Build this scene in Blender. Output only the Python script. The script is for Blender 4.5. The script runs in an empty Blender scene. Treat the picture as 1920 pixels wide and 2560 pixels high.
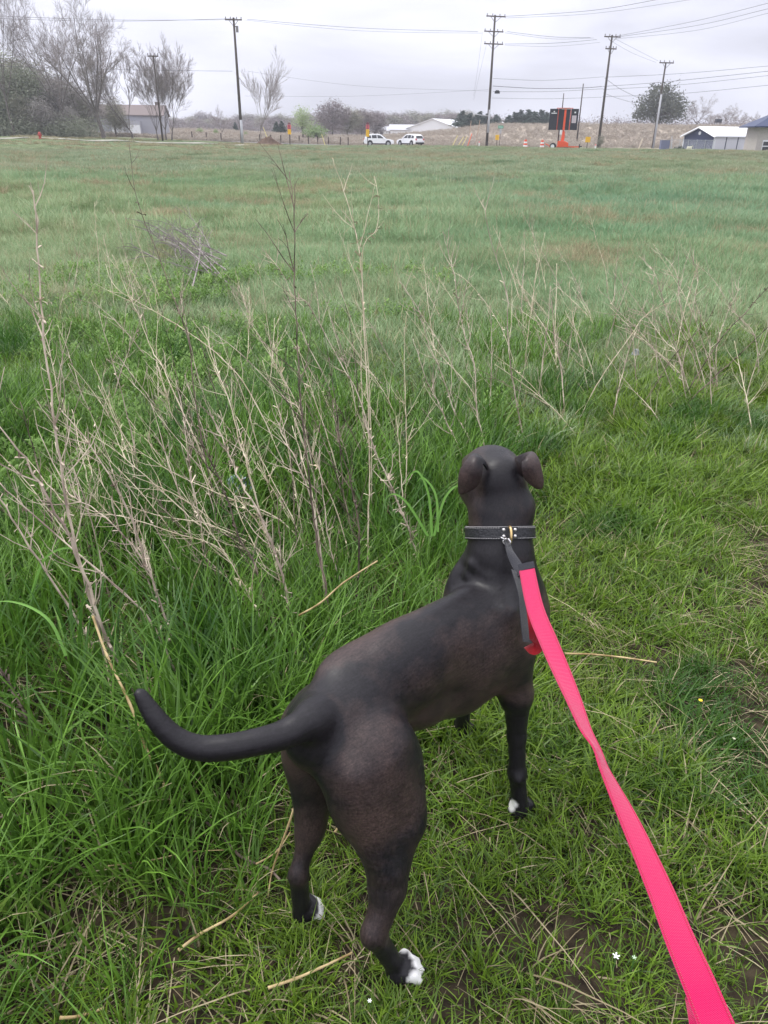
import bpy, math, random
import numpy as np
from mathutils import Vector, Matrix, Euler, noise as mnoise

S = bpy.context.scene
COL = S.collection
# ------------------------------------------------------------------ camera
EYE = 1.5
PITCH = 26.95
ROLL = 0.6
FPX = 1849.0           # focal length in photo pixels (photo 1920 x 2560)
cam_d = bpy.data.cameras.new('camera')
cam_d.sensor_fit = 'VERTICAL'
cam_d.sensor_height = 36.0
cam_d.sensor_width = 27.0
cam_d.lens = 36.0 * FPX / 2560.0
cam_d.clip_start = 0.05
cam_d.clip_end = 4000
cam = bpy.data.objects.new('camera', cam_d)
CAM_R = Matrix.Rotation(math.radians(90 - PITCH), 4, 'X') @ Matrix.Rotation(math.radians(ROLL), 4, 'Z')
cam.matrix_world = Matrix.Translation((0, 0, EYE)) @ CAM_R
COL.objects.link(cam)
S.camera = cam
# ------------------------------------------------------------------ sky, sun, exposure
SUN_EL, SUN_AZ = math.radians(58), math.radians(-60)
world = bpy.data.worlds.new('World')
S.world = world
world.use_nodes = True
wn, wl = world.node_tree.nodes, world.node_tree.links
wn.clear()
w_out = wn.new('ShaderNodeOutputWorld')
w_bg = wn.new('ShaderNodeBackground')
w_bg.inputs['Strength'].default_value = 0.1
w_sky = wn.new('ShaderNodeTexSky')
w_sky.sky_type = 'NISHITA'
w_sky.sun_disc = False
w_sky.sun_elevation = SUN_EL
w_sky.sun_rotation = SUN_AZ
w_tc = wn.new('ShaderNodeTexCoord')
w_sep = wn.new('ShaderNodeSeparateXYZ')
wl.new(w_tc.outputs['Generated'], w_sep.inputs[0])
# overcast layer: brighter towards the zenith, soft stretched cloud masses
w_el = wn.new('ShaderNodeMapRange')
w_el.inputs['From Min'].default_value = -0.02
w_el.inputs['From Max'].default_value = 1.0
w_el.inputs['To Min'].default_value = 0.0
w_el.inputs['To Max'].default_value = 1.0
wl.new(w_sep.outputs['Z'], w_el.inputs['Value'])
w_ramp = wn.new('ShaderNodeValToRGB')
e = w_ramp.color_ramp.elements
e[0].position = 0.0; e[0].color = (5.4, 5.5, 6.4, 1)
e[1].position = 1.0; e[1].color = (16.5, 16.8, 18.0, 1)
m_ = w_ramp.color_ramp.elements.new(0.10); m_.color = (6.4, 6.4, 7.4, 1)
m_ = w_ramp.color_ramp.elements.new(0.24); m_.color = (8.0, 8.0, 9.0, 1)
m_ = w_ramp.color_ramp.elements.new(0.5); m_.color = (11.5, 11.7, 12.8, 1)
wl.new(w_el.outputs[0], w_ramp.inputs[0])
w_map = wn.new('ShaderNodeMapping')
w_map.inputs['Scale'].default_value = (1.8, 1.8, 9.0)
wl.new(w_tc.outputs['Generated'], w_map.inputs['Vector'])
w_n = wn.new('ShaderNodeTexNoise')
w_n.inputs['Scale'].default_value = 1.5
w_n.inputs['Detail'].default_value = 5
w_n.inputs['Roughness'].default_value = 0.5
w_n.inputs['Distortion'].default_value = 0.3
wl.new(w_map.outputs[0], w_n.inputs['Vector'])
w_nr = wn.new('ShaderNodeMapRange')
w_nr.inputs['From Min'].default_value = 0.36
w_nr.inputs['From Max'].default_value = 0.64
w_nr.inputs['To Min'].default_value = 0.78
w_nr.inputs['To Max'].default_value = 1.13
wl.new(w_n.outputs[0], w_nr.inputs['Value'])
w_mul = wn.new('ShaderNodeVectorMath'); w_mul.operation = 'SCALE'
wl.new(w_ramp.outputs[0], w_mul.inputs[0])
wl.new(w_nr.outputs[0], w_mul.inputs['Scale'])
w_mix = wn.new('ShaderNodeMix'); w_mix.data_type = 'RGBA'
w_mix.inputs['Factor'].default_value = 0.94
wl.new(w_sky.outputs[0], w_mix.inputs['A'])
wl.new(w_mul.outputs[0], w_mix.inputs['B'])
wl.new(w_mix.outputs['Result'], w_bg.inputs['Color'])
wl.new(w_bg.outputs[0], w_out.inputs['Surface'])

sun_d = bpy.data.lights.new('sun', 'SUN')
sun_d.energy = 1.5
sun_d.angle = math.radians(22)
sun_d.color = (1.0, 0.97, 0.92)
sun = bpy.data.objects.new('sun', sun_d)
sd = Vector((math.sin(SUN_AZ) * math.cos(SUN_EL), math.cos(SUN_AZ) * math.cos(SUN_EL) , math.sin(SUN_EL)))
sun.rotation_euler = sd.to_track_quat('Z', 'Y').to_euler()
COL.objects.link(sun)
S.view_settings.view_transform = 'Standard'
S.view_settings.look = 'None'
S.view_settings.exposure = 0.60
S.view_settings.gamma = 1.0
S.view_settings.use_curve_mapping = False
S.render.film_transparent = False
S.cycles.max_bounces = 4
S.cycles.transparent_max_bounces = 8
S.cycles.diffuse_bounces = 2
S.cycles.glossy_bounces = 2
S.cycles.transmission_bounces = 3
S.cycles.use_denoising = True

# ------------------------------------------------------------------ helpers
R3 = CAM_R.to_3x3()
def ray(px, py):
    return R3 @ Vector(((px - 960) / FPX, -(py - 1280) / FPX, -1.0))
def at(px, py, Y):
    """the point on the line of sight through a photo pixel that lies Y metres away over the ground"""
    d = ray(px, py)
    return Vector((0, 0, EYE)) + d * (Y / d.y)
def onz(px, py, z=0.0):
    d = ray(px, py)
    return Vector((0, 0, EYE)) + d * ((z - EYE) / d.z)
def proj(p):
    q = R3.transposed() @ (Vector(p) - Vector((0, 0, EYE)))
    return (960 + FPX * q.x / -q.z, 1280 - FPX * q.y / -q.z, -q.z)

def sst(a, b, v):
    t = np.clip((np.asarray(v, float) - a) / (b - a), 0, 1)
    return t * t * (3 - 2 * t)

def tag(o, label=None, cat=None, group=None, kind=None):
    if label: o['label'] = label
    if cat: o['category'] = cat
    if group: o['group'] = group
    if kind: o['kind'] = kind
    return o

def empty(name, loc=(0, 0, 0), rz=0.0, label=None, cat=None, group=None):
    o = bpy.data.objects.new(name, None)
    o.empty_display_size = 0.1
    COL.objects.link(o)
    o.location = loc
    o.rotation_euler = (0, 0, rz)
    return tag(o, label, cat, group)

class MB:
    """collects geometry for one mesh"""
    def __init__(self):
        self.v = []; self.f = []; self.m = []; self.c = []
    def add(self, vs, fs, mi=0, c=None):
        n = len(self.v)
        self.v.extend([tuple(p) for p in vs])
        self.f.extend([tuple(i + n for i in f) for f in fs])
        self.m.extend([mi] * len(fs))
        self.c.extend([c if c is not None else 0.5] * len(vs))
        return self
    def box(self, c, s, rz=0.0, mi=0, M=None):
        x, y, z = s[0] / 2, s[1] / 2, s[2] / 2
        vs = [Vector((sx * x, sy * y, sz * z)) for sz in (-1, 1) for sy in (-1, 1) for sx in (-1, 1)]
        R = Matrix.Rotation(rz, 3, 'Z') if M is None else M
        vs = [R @ p + Vector(c) for p in vs]
        return self.add(vs, [(0, 2, 3, 1), (4, 5, 7, 6), (0, 1, 5, 4), (2, 6, 7, 3), (0, 4, 6, 2), (1, 3, 7, 5)], mi)
    def tube(self, pts, rad, n=6, mi=0, cap=True, c=None, flat=1.0):
        pts = [Vector(p) for p in pts]
        if not hasattr(rad, '__len__'): rad = [rad] * len(pts)
        vs = []; fs = []
        prev = None
        for i, p in enumerate(pts):
            t = (pts[min(i + 1, len(pts) - 1)] - pts[max(i - 1, 0)])
            if t.length < 1e-9: t = Vector((0, 0, 1))
            t.normalize()
            if prev is None:
                a = Vector((0, 0, 1)) if abs(t.z) < .9 else Vector((1, 0, 0))
                u = t.cross(a).normalized()
            else:
                u = (prev - t * prev.dot(t))
                u = u.normalized() if u.length > 1e-6 else t.orthogonal().normalized()
            prev = u
            w = t.cross(u)
            for k in range(n):
                a = 2 * math.pi * k / n
                vs.append(p + (u * math.cos(a) + w * math.sin(a) * flat) * rad[i])
        for i in range(len(pts) - 1):
            for k in range(n):
                k2 = (k + 1) % n
                fs.append((i * n + k, i * n + k2, (i + 1) * n + k2, (i + 1) * n + k))
        if cap:
            fs.append(tuple(range(n))[::-1])
            fs.append(tuple((len(pts) - 1) * n + k for k in range(n)))
        return self.add(vs, fs, mi, c)
    def prism(self, outline, y0, y1, mi=0, axis='Y'):
        """a closed outline (a, z) drawn out along an axis"""
        n = len(outline)
        if axis == 'Y':
            vs = [(a, y0, z) for a, z in outline] + [(a, y1, z) for a, z in outline]
        elif axis == 'X':
            vs = [(y0, a, z) for a, z in outline] + [(y1, a, z) for a, z in outline]
        else:
            vs = [(a, z, y0) for a, z in outline] + [(a, z, y1) for a, z in outline]
        fs = [tuple(range(n)), tuple(range(2 * n - 1, n - 1, -1))]
        fs += [(i, i + n, (i + 1) % n + n, (i + 1) % n) for i in range(n)]
        return self.add(vs, fs, mi)
    def build(self, name, mats, parent=None, smooth=False, loc=None, bevel=0.0, shade=False):
        me = bpy.data.meshes.new(name)
        me.from_pydata(self.v, [], self.f)
        if not isinstance(mats, (list, tuple)): mats = [mats]
        for m in mats: me.materials.append(m)
        if len(mats) > 1: me.polygons.foreach_set('material_index', self.m)
        if smooth: me.polygons.foreach_set('use_smooth', [True] * len(me.polygons))
        if shade:
            a = me.attributes.new('shade', 'FLOAT', 'POINT')
            a.data.foreach_set('value', self.c)
        me.update()
        o = bpy.data.objects.new(name, me)
        COL.objects.link(o)
        if loc is not None: o.location = loc
        if parent is not None: o.parent = parent
        if bevel:
            b = o.modifiers.new('bevel', 'BEVEL'); b.width = bevel; b.segments = 2; b.limit_method = 'ANGLE'
        return o

def np_mesh(name, V, F, mats, parent=None, smooth=True, attrs=None, mi=None, link=True):
    """V (n,3) float, F (m,k) int arrays"""
    V = np.asarray(V, np.float32); F = np.asarray(F, np.int32)
    me = bpy.data.meshes.new(name)
    k = F.shape[1]
    me.vertices.add(len(V)); me.vertices.foreach_set('co', V.ravel())
    me.loops.add(F.size); me.loops.foreach_set('vertex_index', F.ravel())
    me.polygons.add(len(F)); me.polygons.foreach_set('loop_start', np.arange(len(F), dtype=np.int32) * k)
    me.polygons.foreach_set('use_smooth', np.full(len(F), smooth))
    for m in (mats if isinstance(mats, (list, tuple)) else [mats]): me.materials.append(m)
    if mi is not None: me.polygons.foreach_set('material_index', np.asarray(mi, np.int32))
    for an, av in (attrs or {}).items():
        a = me.attributes.new(an, 'FLOAT', 'POINT'); a.data.foreach_set('value', np.asarray(av, np.float32))
    me.update(calc_edges=True)
    o = bpy.data.objects.new(name, me)
    if link: COL.objects.link(o)
    if parent is not None: o.parent = parent
    return o

def mat(name, col, rough=0.7, spec=0.3, col2=None, scale=4.0, metal=0.0, bump=0.0, bscale=None, detail=4, coord='Object', stretch=None, lo=0.35, hi=0.65):
    m = bpy.data.materials.new(name); m.use_nodes = True
    n, l = m.node_tree.nodes, m.node_tree.links
    b = n['Principled BSDF']
    b.inputs['Base Color'].default_value = (*col, 1)
    b.inputs['Roughness'].default_value = rough
    b.inputs['Specular IOR Level'].default_value = spec
    b.inputs['Metallic'].default_value = metal
    if col2 is not None or bump:
        tc = n.new('ShaderNodeTexCoord')
        mp = n.new('ShaderNodeMapping')
        if stretch: mp.inputs['Scale'].default_value = stretch
        l.new(tc.outputs[coord], mp.inputs[0])
        nz = n.new('ShaderNodeTexNoise'); nz.inputs['Scale'].default_value = scale; nz.inputs['Detail'].default_value = detail
        l.new(mp.outputs[0], nz.inputs['Vector'])
    if col2 is not None:
        r = n.new('ShaderNodeValToRGB')
        r.color_ramp.elements[0].position = lo; r.color_ramp.elements[0].color = (*col, 1)
        r.color_ramp.elements[1].position = hi; r.color_ramp.elements[1].color = (*col2, 1)
        l.new(nz.outputs[0], r.inputs[0]); l.new(r.outputs[0], b.inputs['Base Color'])
    if bump:
        nb = n.new('ShaderNodeTexNoise'); nb.inputs['Scale'].default_value = bscale or scale * 3; nb.inputs['Detail'].default_value = 4
        l.new(mp.outputs[0], nb.inputs['Vector'])
        bp = n.new('ShaderNodeBump'); bp.inputs['Strength'].default_value = bump; bp.inputs['Distance'].default_value = 0.01
        l.new(nb.outputs[0], bp.inputs['Height']); l.new(bp.outputs[0], b.inputs['Normal'])
    return m

def spline(P, m):
    P = np.array(P, float); t = np.linspace(0, len(P) - 1, m); out = []
    for q in t:
        i = int(min(math.floor(q), len(P) - 2)); f = q - i
        p0, p1, p2, p3 = P[max(i - 1, 0)], P[i], P[i + 1], P[min(i + 2, len(P) - 1)]
        out.append(.5 * ((2 * p1) + (-p0 + p2) * f + (2 * p0 - 5 * p1 + 4 * p2 - p3) * f * f + (-p0 + 3 * p1 - 3 * p2 + p3) * f ** 3))
    return np.array(out)
# ------------------------------------------------------------------ land
def ground(x, y):
    x = np.asarray(x, float); y = np.asarray(y, float)
    left = .95 * sst(-5, -50, x) * sst(55, 115, y)
    edge = 119 - .95 * np.clip(x + 8, -60, 60)             # where the field meets the road verge
    edge = np.clip(edge, 74, 125)
    berm = .32 * np.exp(-((y - edge) / 6.5) ** 2) * sst(-15, 12, x)
    Hh = 1.15 + 2.75 * sst(-4, 32, x)
    hill = Hh * sst(136, 196, y + .10 * np.clip(x, -60, 60))
    roll_ = (.10 * np.sin(x * .21 + 1.3) * np.sin(y * .17 + .4) + .06 * np.sin(x * .6 + y * .33) + .04 * np.sin(x * 1.7 - y * 1.1)) * sst(6, 25, y)
    far = -1.0 * sst(240, 700, y) + 0 * x
    near = .012 * np.sin(x * 5.1 + 1) * np.sin(y * 4.3) * sst(.5, 2.0, y + abs(x))
    return left + berm + hill + roll_ * (1 - .6 * sst(110, 130, y)) + far + near
def gz(x, y): return float(ground(x, y))

def leaf_mat(name, stops, rough=.55, trans=.35, patch=None, tint=(1, 1, 1), spec=.25, tip=None, zones=()):
    """foliage whose colour runs through stops by plant, with paler or drier patches over the land"""
    m = bpy.data.materials.new(name); m.use_nodes = True
    n, l = m.node_tree.nodes, m.node_tree.links
    b = n['Principled BSDF']; out = n['Material Output']
    b.inputs['Roughness'].default_value = rough; b.inputs['Specular IOR Level'].default_value = spec
    oi = n.new('ShaderNodeObjectInfo')
    sh = n.new('ShaderNodeAttribute'); sh.attribute_name = 'shade'
    ad = n.new('ShaderNodeMath'); ad.operation = 'MULTIPLY_ADD'; ad.inputs[1].default_value = .45
    l.new(oi.outputs['Random'], ad.inputs[0])
    s2 = n.new('ShaderNodeMath'); s2.operation = 'MULTIPLY'; s2.inputs[1].default_value = .55
    l.new(sh.outputs['Fac'], s2.inputs[0]); l.new(s2.outputs[0], ad.inputs[2])
    rp = n.new('ShaderNodeValToRGB'); el = rp.color_ramp.elements
    for i, c in enumerate(stops):
        p = i / (len(stops) - 1)
        if i == 0: el[0].position = 0; q = el[0]
        elif i == len(stops) - 1: el[1].position = 1; q = el[1]
        else: q = el.new(p)
        q.color = (*c, 1)
    l.new(ad.outputs[0], rp.inputs[0])
    colr = rp.outputs[0]
    geo = n.new('ShaderNodeNewGeometry')
    if patch:
        for (sc, lo, hi, c, amt, off) in patch:
            nz = n.new('ShaderNodeTexNoise'); nz.inputs['Scale'].default_value = sc; nz.inputs['Detail'].default_value = 3
            mp = n.new('ShaderNodeMapping'); mp.inputs['Location'].default_value = off
            l.new(geo.outputs['Position'], mp.inputs[0]); l.new(mp.outputs[0], nz.inputs['Vector'])
            mr = n.new('ShaderNodeMapRange'); mr.inputs['From Min'].default_value = lo; mr.inputs['From Max'].default_value = hi; mr.inputs['To Max'].default_value = amt
            l.new(nz.outputs[0], mr.inputs[0])
            mx = n.new('ShaderNodeMix'); mx.data_type = 'RGBA'; mx.inputs['B'].default_value = (*c, 1)
            l.new(mr.outputs[0], mx.inputs['Factor']); l.new(colr, mx.inputs['A']); colr = mx.outputs['Result']
    for (c3, rad, cc, amt) in zones:  # broad tinted areas; the blue-green ones put lens haze into the grass colour
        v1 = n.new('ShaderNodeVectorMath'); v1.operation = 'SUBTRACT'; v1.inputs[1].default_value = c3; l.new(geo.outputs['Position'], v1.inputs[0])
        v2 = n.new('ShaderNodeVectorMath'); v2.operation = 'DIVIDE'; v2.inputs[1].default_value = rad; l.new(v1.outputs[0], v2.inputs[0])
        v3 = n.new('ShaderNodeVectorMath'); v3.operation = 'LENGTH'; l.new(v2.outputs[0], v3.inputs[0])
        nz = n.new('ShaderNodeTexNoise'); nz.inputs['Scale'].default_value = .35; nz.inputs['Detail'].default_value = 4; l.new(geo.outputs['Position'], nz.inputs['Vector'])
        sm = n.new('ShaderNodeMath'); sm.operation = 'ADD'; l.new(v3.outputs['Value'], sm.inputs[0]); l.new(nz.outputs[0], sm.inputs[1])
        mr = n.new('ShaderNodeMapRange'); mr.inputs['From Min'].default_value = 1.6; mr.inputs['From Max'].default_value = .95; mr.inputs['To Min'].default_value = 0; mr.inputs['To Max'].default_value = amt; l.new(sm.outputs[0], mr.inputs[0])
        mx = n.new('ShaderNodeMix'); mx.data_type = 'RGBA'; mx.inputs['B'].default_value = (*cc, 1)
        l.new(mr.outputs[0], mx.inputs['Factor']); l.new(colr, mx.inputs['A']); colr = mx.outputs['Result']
    l.new(colr, b.inputs['Base Color'])
    tr = n.new('ShaderNodeBsdfTranslucent'); l.new(colr, tr.inputs['Color'])
    mix = n.new('ShaderNodeMixShader'); mix.inputs[0].default_value = trans
    l.new(b.outputs[0], mix.inputs[1]); l.new(tr.outputs[0], mix.inputs[2]); l.new(mix.outputs[0], out.inputs[0])
    return m

# soil and thatch sheet
def land_mat():
    m = bpy.data.materials.new('field soil'); m.use_nodes = True
    n, l = m.node_tree.nodes, m.node_tree.links
    b = n['Principled BSDF']; b.inputs['Roughness'].default_value = .9; b.inputs['Specular IOR Level'].default_value = .15
    geo = n.new('ShaderNodeNewGeometry')
    sep = n.new('ShaderNodeSeparateXYZ'); l.new(geo.outputs['Position'], sep.inputs[0])
    def nz(sc, det=5):
        q = n.new('ShaderNodeTexNoise'); q.inputs['Scale'].default_value = sc; q.inputs['Detail'].default_value = det; l.new(geo.outputs['Position'], q.inputs['Vector']); return q.outputs[0]
    def ramp(f, lo, hi, c0, c1):
        r = n.new('ShaderNodeValToRGB'); r.color_ramp.elements[0].position = lo; r.color_ramp.elements[1].position = hi
        r.color_ramp.elements[0].color = (*c0, 1); r.color_ramp.elements[1].color = (*c1, 1); l.new(f, r.inputs[0]); return r.outputs[0]
    def mix(f, a, b_):
        x = n.new('ShaderNodeMix'); x.data_type = 'RGBA'; l.new(f, x.inputs['Factor']); l.new(a, x.inputs['A']); l.new(b_, x.inputs['B']); return x.outputs['Result']
    def rng_(src, a, b_):
        x = n.new('ShaderNodeMapRange'); x.inputs['From Min'].default_value = a; x.inputs['From Max'].default_value = b_; x.interpolation_type = 'SMOOTHSTEP'; l.new(src, x.inputs[0]); return x.outputs[0]
    near = ramp(nz(22), .35, .65, (.016, .011, .008), (.055, .042, .025))
    far = ramp(nz(.9, 8), .38, .62, (.07, .11, .04), (.15, .17, .085))
    c = mix(rng_(sep.outputs['Y'], 3, 16), near, far)
    brown = ramp(nz(.35, 9), .35, .65, (.29, .24, .19), (.43, .37, .30))
    brown2 = ramp(nz(1.6, 9), .38, .62, (.24, .20, .16), (.40, .33, .27))
    bb = mix(rng_(nz(.05, 3), .45, .6), brown, brown2)
    c = mix(rng_(sep.outputs['Y'], 128, 142), c, bb)
    l.new(c, b.inputs['Base Color'])
    bu = n.new('ShaderNodeBump'); bu.inputs['Strength'].default_value = .6; bu.inputs['Distance'].default_value = .02
    l.new(nz(30), bu.inputs['Height']); l.new(bu.outputs[0], b.inputs['Normal'])
    return m
ys = np.concatenate([np.arange(-6, 6, .15), np.arange(6, 30, .5), np.arange(30, 220, 1.2), np.linspace(220, 1600, 40)])
xs = np.concatenate([np.linspace(-900, -90, 14)[:-1], np.arange(-90, -6, 1.5), np.arange(-6, 6, .2), np.arange(6, 90, 1.5), np.linspace(90, 900, 14)])
X, Y = np.meshgrid(xs, ys)
Z = ground(X, Y)
V = np.stack([X, Y, Z], -1).reshape(-1, 3)
nx = len(xs); i, j = np.meshgrid(np.arange(len(ys) - 1), np.arange(nx - 1), indexing='ij')
F = np.stack([i * nx + j, i * nx + j + 1, (i + 1) * nx + j + 1, (i + 1) * nx + j], -1).reshape(-1, 4)
g = np_mesh('ground', V, F, land_mat()); g['kind'] = 'structure'

# ------------------------------------------------------------------ grass tufts (instanced)
rg = np.random.default_rng(11)
def make_tuft(name, nb, rad, h0, h1, w, lean, mats, seg=3, curl=.5, droop=0.0, mi_frac=0.0, lump=1.0):
    V = []; F = []; A = []; MI = []
    for b_ in range(nb):
        r_ = rad * math.sqrt(rg.random()); a = rg.random() * 2 * math.pi
        base = np.array([r_ * math.cos(a), r_ * math.sin(a), -.012])
        h = rg.uniform(h0, h1) * (1 - .3 * r_ / rad)
        d = a + rg.normal(0, .9); ln = lean * rg.uniform(.2, 1.5)
        dirn = np.array([math.cos(d), math.sin(d), 0])
        face = d + math.pi / 2 + rg.normal(0, .5); wv = np.array([math.cos(face), math.sin(face), 0])
        c = rg.uniform(.0, 1.0)
        ww = w * rg.uniform(.6, 1.3); o = len(V)
        dr = droop * rg.random() ** 2
        for s in range(seg + 1):
            t = s / seg
            p = base + dirn * (ln * h * (t + curl * t * t)) + np.array([0, 0, h * (t - .35 * ln * t * t - dr * t ** 3)])
            k = ww * (1 - t ** 1.8) * .5 + .0002
            V.append(p - wv * k); V.append(p + wv * k); A += [c, c]
        for s in range(seg):
            F.append((o + 2 * s, o + 2 * s + 1, o + 2 * s + 3, o + 2 * s + 2)); MI.append(1 if rg.random() < mi_frac and s == 0 else 0)
        if mi_frac:
            q = 1 if rg.random() < mi_frac else 0
            for s in range(seg): MI[-1 - s] = q
    return np_mesh(name, V, np.array(F), mats, smooth=True, attrs={'shade': A}, mi=MI, link=False)

def scatter(name, P, scl, tufts, label=None, tilt_=.12, seed=1, yaw=None):
    rr = np.random.default_rng(seed)
    c = bpy.data.collections.new(name + ' kinds')
    for t in tufts: c.objects.link(t)
    me = bpy.data.meshes.new(name)
    me.vertices.add(len(P)); me.vertices.foreach_set('co', np.asarray(P, np.float32).ravel())
    a = me.attributes.new('rot', 'FLOAT_VECTOR', 'POINT')
    rot = np.stack([rr.normal(0, tilt_, len(P)), rr.normal(0, tilt_, len(P)), rr.uniform(0, 2 * math.pi, len(P)) if yaw is None else yaw], 1)
    a.data.foreach_set('vector', rot.astype(np.float32).ravel())
    a = me.attributes.new('scl', 'FLOAT', 'POINT'); a.data.foreach_set('value', np.asarray(scl, np.float32))
    a = me.attributes.new('idx', 'INT', 'POINT'); a.data.foreach_set('value', rr.integers(0, len(tufts), len(P)).astype(np.int32))
    o = bpy.data.objects.new(name, me); COL.objects.link(o); o['kind'] = 'stuff'
    ng = bpy.data.node_groups.new(name, 'GeometryNodeTree')
    ng.interface.new_socket('Geometry', in_out='INPUT', socket_type='NodeSocketGeometry')
    ng.interface.new_socket('Geometry', in_out='OUTPUT', socket_type='NodeSocketGeometry')
    n, l = ng.nodes, ng.links
    gi = n.new('NodeGroupInput'); go = n.new('NodeGroupOutput')
    ip = n.new('GeometryNodeInstanceOnPoints'); ci = n.new('GeometryNodeCollectionInfo')
    ci.inputs['Collection'].default_value = c
    ci.inputs['Separate Children'].default_value = True; ci.inputs['Reset Children'].default_value = True
    def na(nm, ty):
        q = n.new('GeometryNodeInputNamedAttribute'); q.data_type = ty; q.inputs['Name'].default_value = nm; return q.outputs['Attribute']
    l.new(gi.outputs[0], ip.inputs['Points']); l.new(ci.outputs[0], ip.inputs['Instance'])
    ip.inputs['Pick Instance'].default_value = True
    l.new(na('idx', 'INT'), ip.inputs['Instance Index'])
    e2r = n.new('FunctionNodeEulerToRotation'); l.new(na('rot', 'FLOAT_VECTOR'), e2r.inputs[0]); l.new(e2r.outputs[0], ip.inputs['Rotation'])
    l.new(na('scl', 'FLOAT'), ip.inputs['Scale'])
    l.new(ip.outputs[0], go.inputs[0])
    md = o.modifiers.new('scatter', 'NODES'); md.node_group = ng
    if label: o['label'] = label
    return o

def field_points(y0, y1, dens, seed, margin=.7, keep_=None, xm=None):
    """points over the part of the field the lens can see, and a little beside it"""
    rr = np.random.default_rng(seed)
    def half(y): return .545 * (y * .891 + .68) + margin
    W = 2 * half(y1); n = int(dens * W * (y1 - y0))
    x = rr.uniform(-W / 2, W / 2, n); y = rr.uniform(y0, y1, n)
    m = np.abs(x) < half(y)
    x, y = x[m], y[m]
    if keep_ is not None:
        k = keep_(x, y); u = rr.random(len(x)) < k; x, y = x[u], y[u]
    return x, y
def vnoise(x, y, s, seed=0):
    """cheap smooth value noise"""
    r_ = np.random.default_rng(seed); T = r_.random((64, 64))
    u = (x * s) % 64; v = (y * s) % 64
    i = np.floor(u).astype(int); j = np.floor(v).astype(int); fu = u - i; fv = v - j
    fu = fu * fu * (3 - 2 * fu); fv = fv * fv * (3 - 2 * fv)
    i1 = (i + 1) % 64; j1 = (j + 1) % 64; i %= 64; j %= 64
    return (T[i, j] * (1 - fu) + T[i1, j] * fu) * (1 - fv) + (T[i, j1] * (1 - fu) + T[i1, j1] * fu) * fv
def path_side(x, y):
    """> 0 on the mown strip (right), < 0 in the tall grass"""
    xb = np.interp(y, [0, .8, 1.35, 1.8, 2.9, 4.5, 5.6, 7, 9], [-.45, -.32, -.16, .05, .55, 1.30, 2.0, 3.2, 6.0])
    return (x - xb) * .8 + (vnoise(x, y, 1.6, 5) - .5) * .35

G_DK = (.016, .050, .006); G_MD = (.052, .145, .012); G_LT = (.110, .280, .020); G_YL = (.24, .38, .035)
BL = (.060, .135, .070)
TAN = (.36, .27, .17)
near_patch = [(1.7, .52, .64, (.026, .10, .010), .8, (3, 8, 2)), (1.1, .50, .72, (.12, .25, .02), .4, (0, 0, 0)), (2.6, .64, .78, (.28, .24, .08), .4, (9, 3, 1))]
mid_patch = [(.9, .56, .66, (.085, .17, .055), .6, (6, 1, 0)), (.30, .48, .68, (.25, .27, .13), .6, (4, 0, 0)), (.11, .50, .66, (.13, .26, .14), .75, (7, 7, 0)), (.55, .63, .76, (.42, .37, .23), .7, (2, 5, 0))]
far_patch = [(.22, .54, .64, (.10, .18, .075), .7, (6, 9, 0)), (.06, .45, .65, (.26, .31, .17), .6, (4, 0, 0)), (.16, .50, .66, (.38, .36, .24), .65, (1, 2, 0))]
M_tall = leaf_mat('tall grass', rough=.38, spec=.45, stops=[G_DK, G_MD, G_LT, G_LT, (.22, .42, .06)], patch=near_patch)
M_short = leaf_mat('short grass', rough=.40, spec=.4, stops=[G_DK, G_MD, G_LT, G_LT, G_YL], patch=near_patch)
M_mid = leaf_mat('meadow grass', [(.14, .23, .09), (.27, .38, .17), (.46, .56, .33)], patch=mid_patch, trans=.3, zones=[((11, 22, 0), (13, 13, 30), (.19, .33, .20), .6), ((2, 11, 0), (5, 5, 30), (.19, .34, .17), .4), ((-9, 30, 0), (9, 8, 30), (.19, .32, .17), .4)])  # blue-green zones and paler stops paint a lens-flare veil onto the grass
M_far = leaf_mat('far grass', [(.17, .24, .13), (.28, .36, .20), (.40, .47, .31)], patch=far_patch, trans=.25, zones=[((12, 27, 0), (18, 10, 30), (.19, .31, .20), .6), ((0, 75, 0), (60, 12, 30), (.30, .31, .20), .6)])  # pale stops and the first zone carry that painted veil farther out
M_straw = leaf_mat('dead grass', [(.18, .14, .075), (.34, .27, .16), (.53, .45, .29)], trans=.15, rough=.7)
M_broad = leaf_mat('broad leaves', [(.08, .17, .03), (.14, .27, .05), (.26, .40, .11)], trans=.35)

tall = [make_tuft('tall tuft', 18, .060, .12, .54, .0090, .33, [M_tall, M_straw], 4, .6, .35, .04) for _ in range(6)]
short = [make_tuft('short tuft', 25, .050, .040, .120, .0050, .52, [M_short, M_straw], 3, .5, .3, .05) for _ in range(6)]
flatv = [make_tuft('thatch tuft', 26, .07, .03, .10, .0028, 2.4, [M_straw, M_short], 3, .3, .2, .25) for _ in range(4)]
mids = [make_tuft('mid tuft', 46, .13, .12, .30, .007, .45, [M_mid, M_straw], 3, .5, .3, .05) for _ in range(5)]
fars = [make_tuft('far tuft', 60, .34, .12, .30, .020, .45, [M_far, M_straw], 2, .4, .2, .06) for _ in range(5)]
deads = [make_tuft('dead tuft', 60, .12, .15, .48, .005, .55, [M_straw, M_mid], 3, .5, .3, .12) for _ in range(4)]
fdead = [make_tuft('far dead tuft', 60, .30, .15, .42, .016, .5, [M_straw, M_far], 2, .5, .3, .2) for _ in range(4)]
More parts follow.
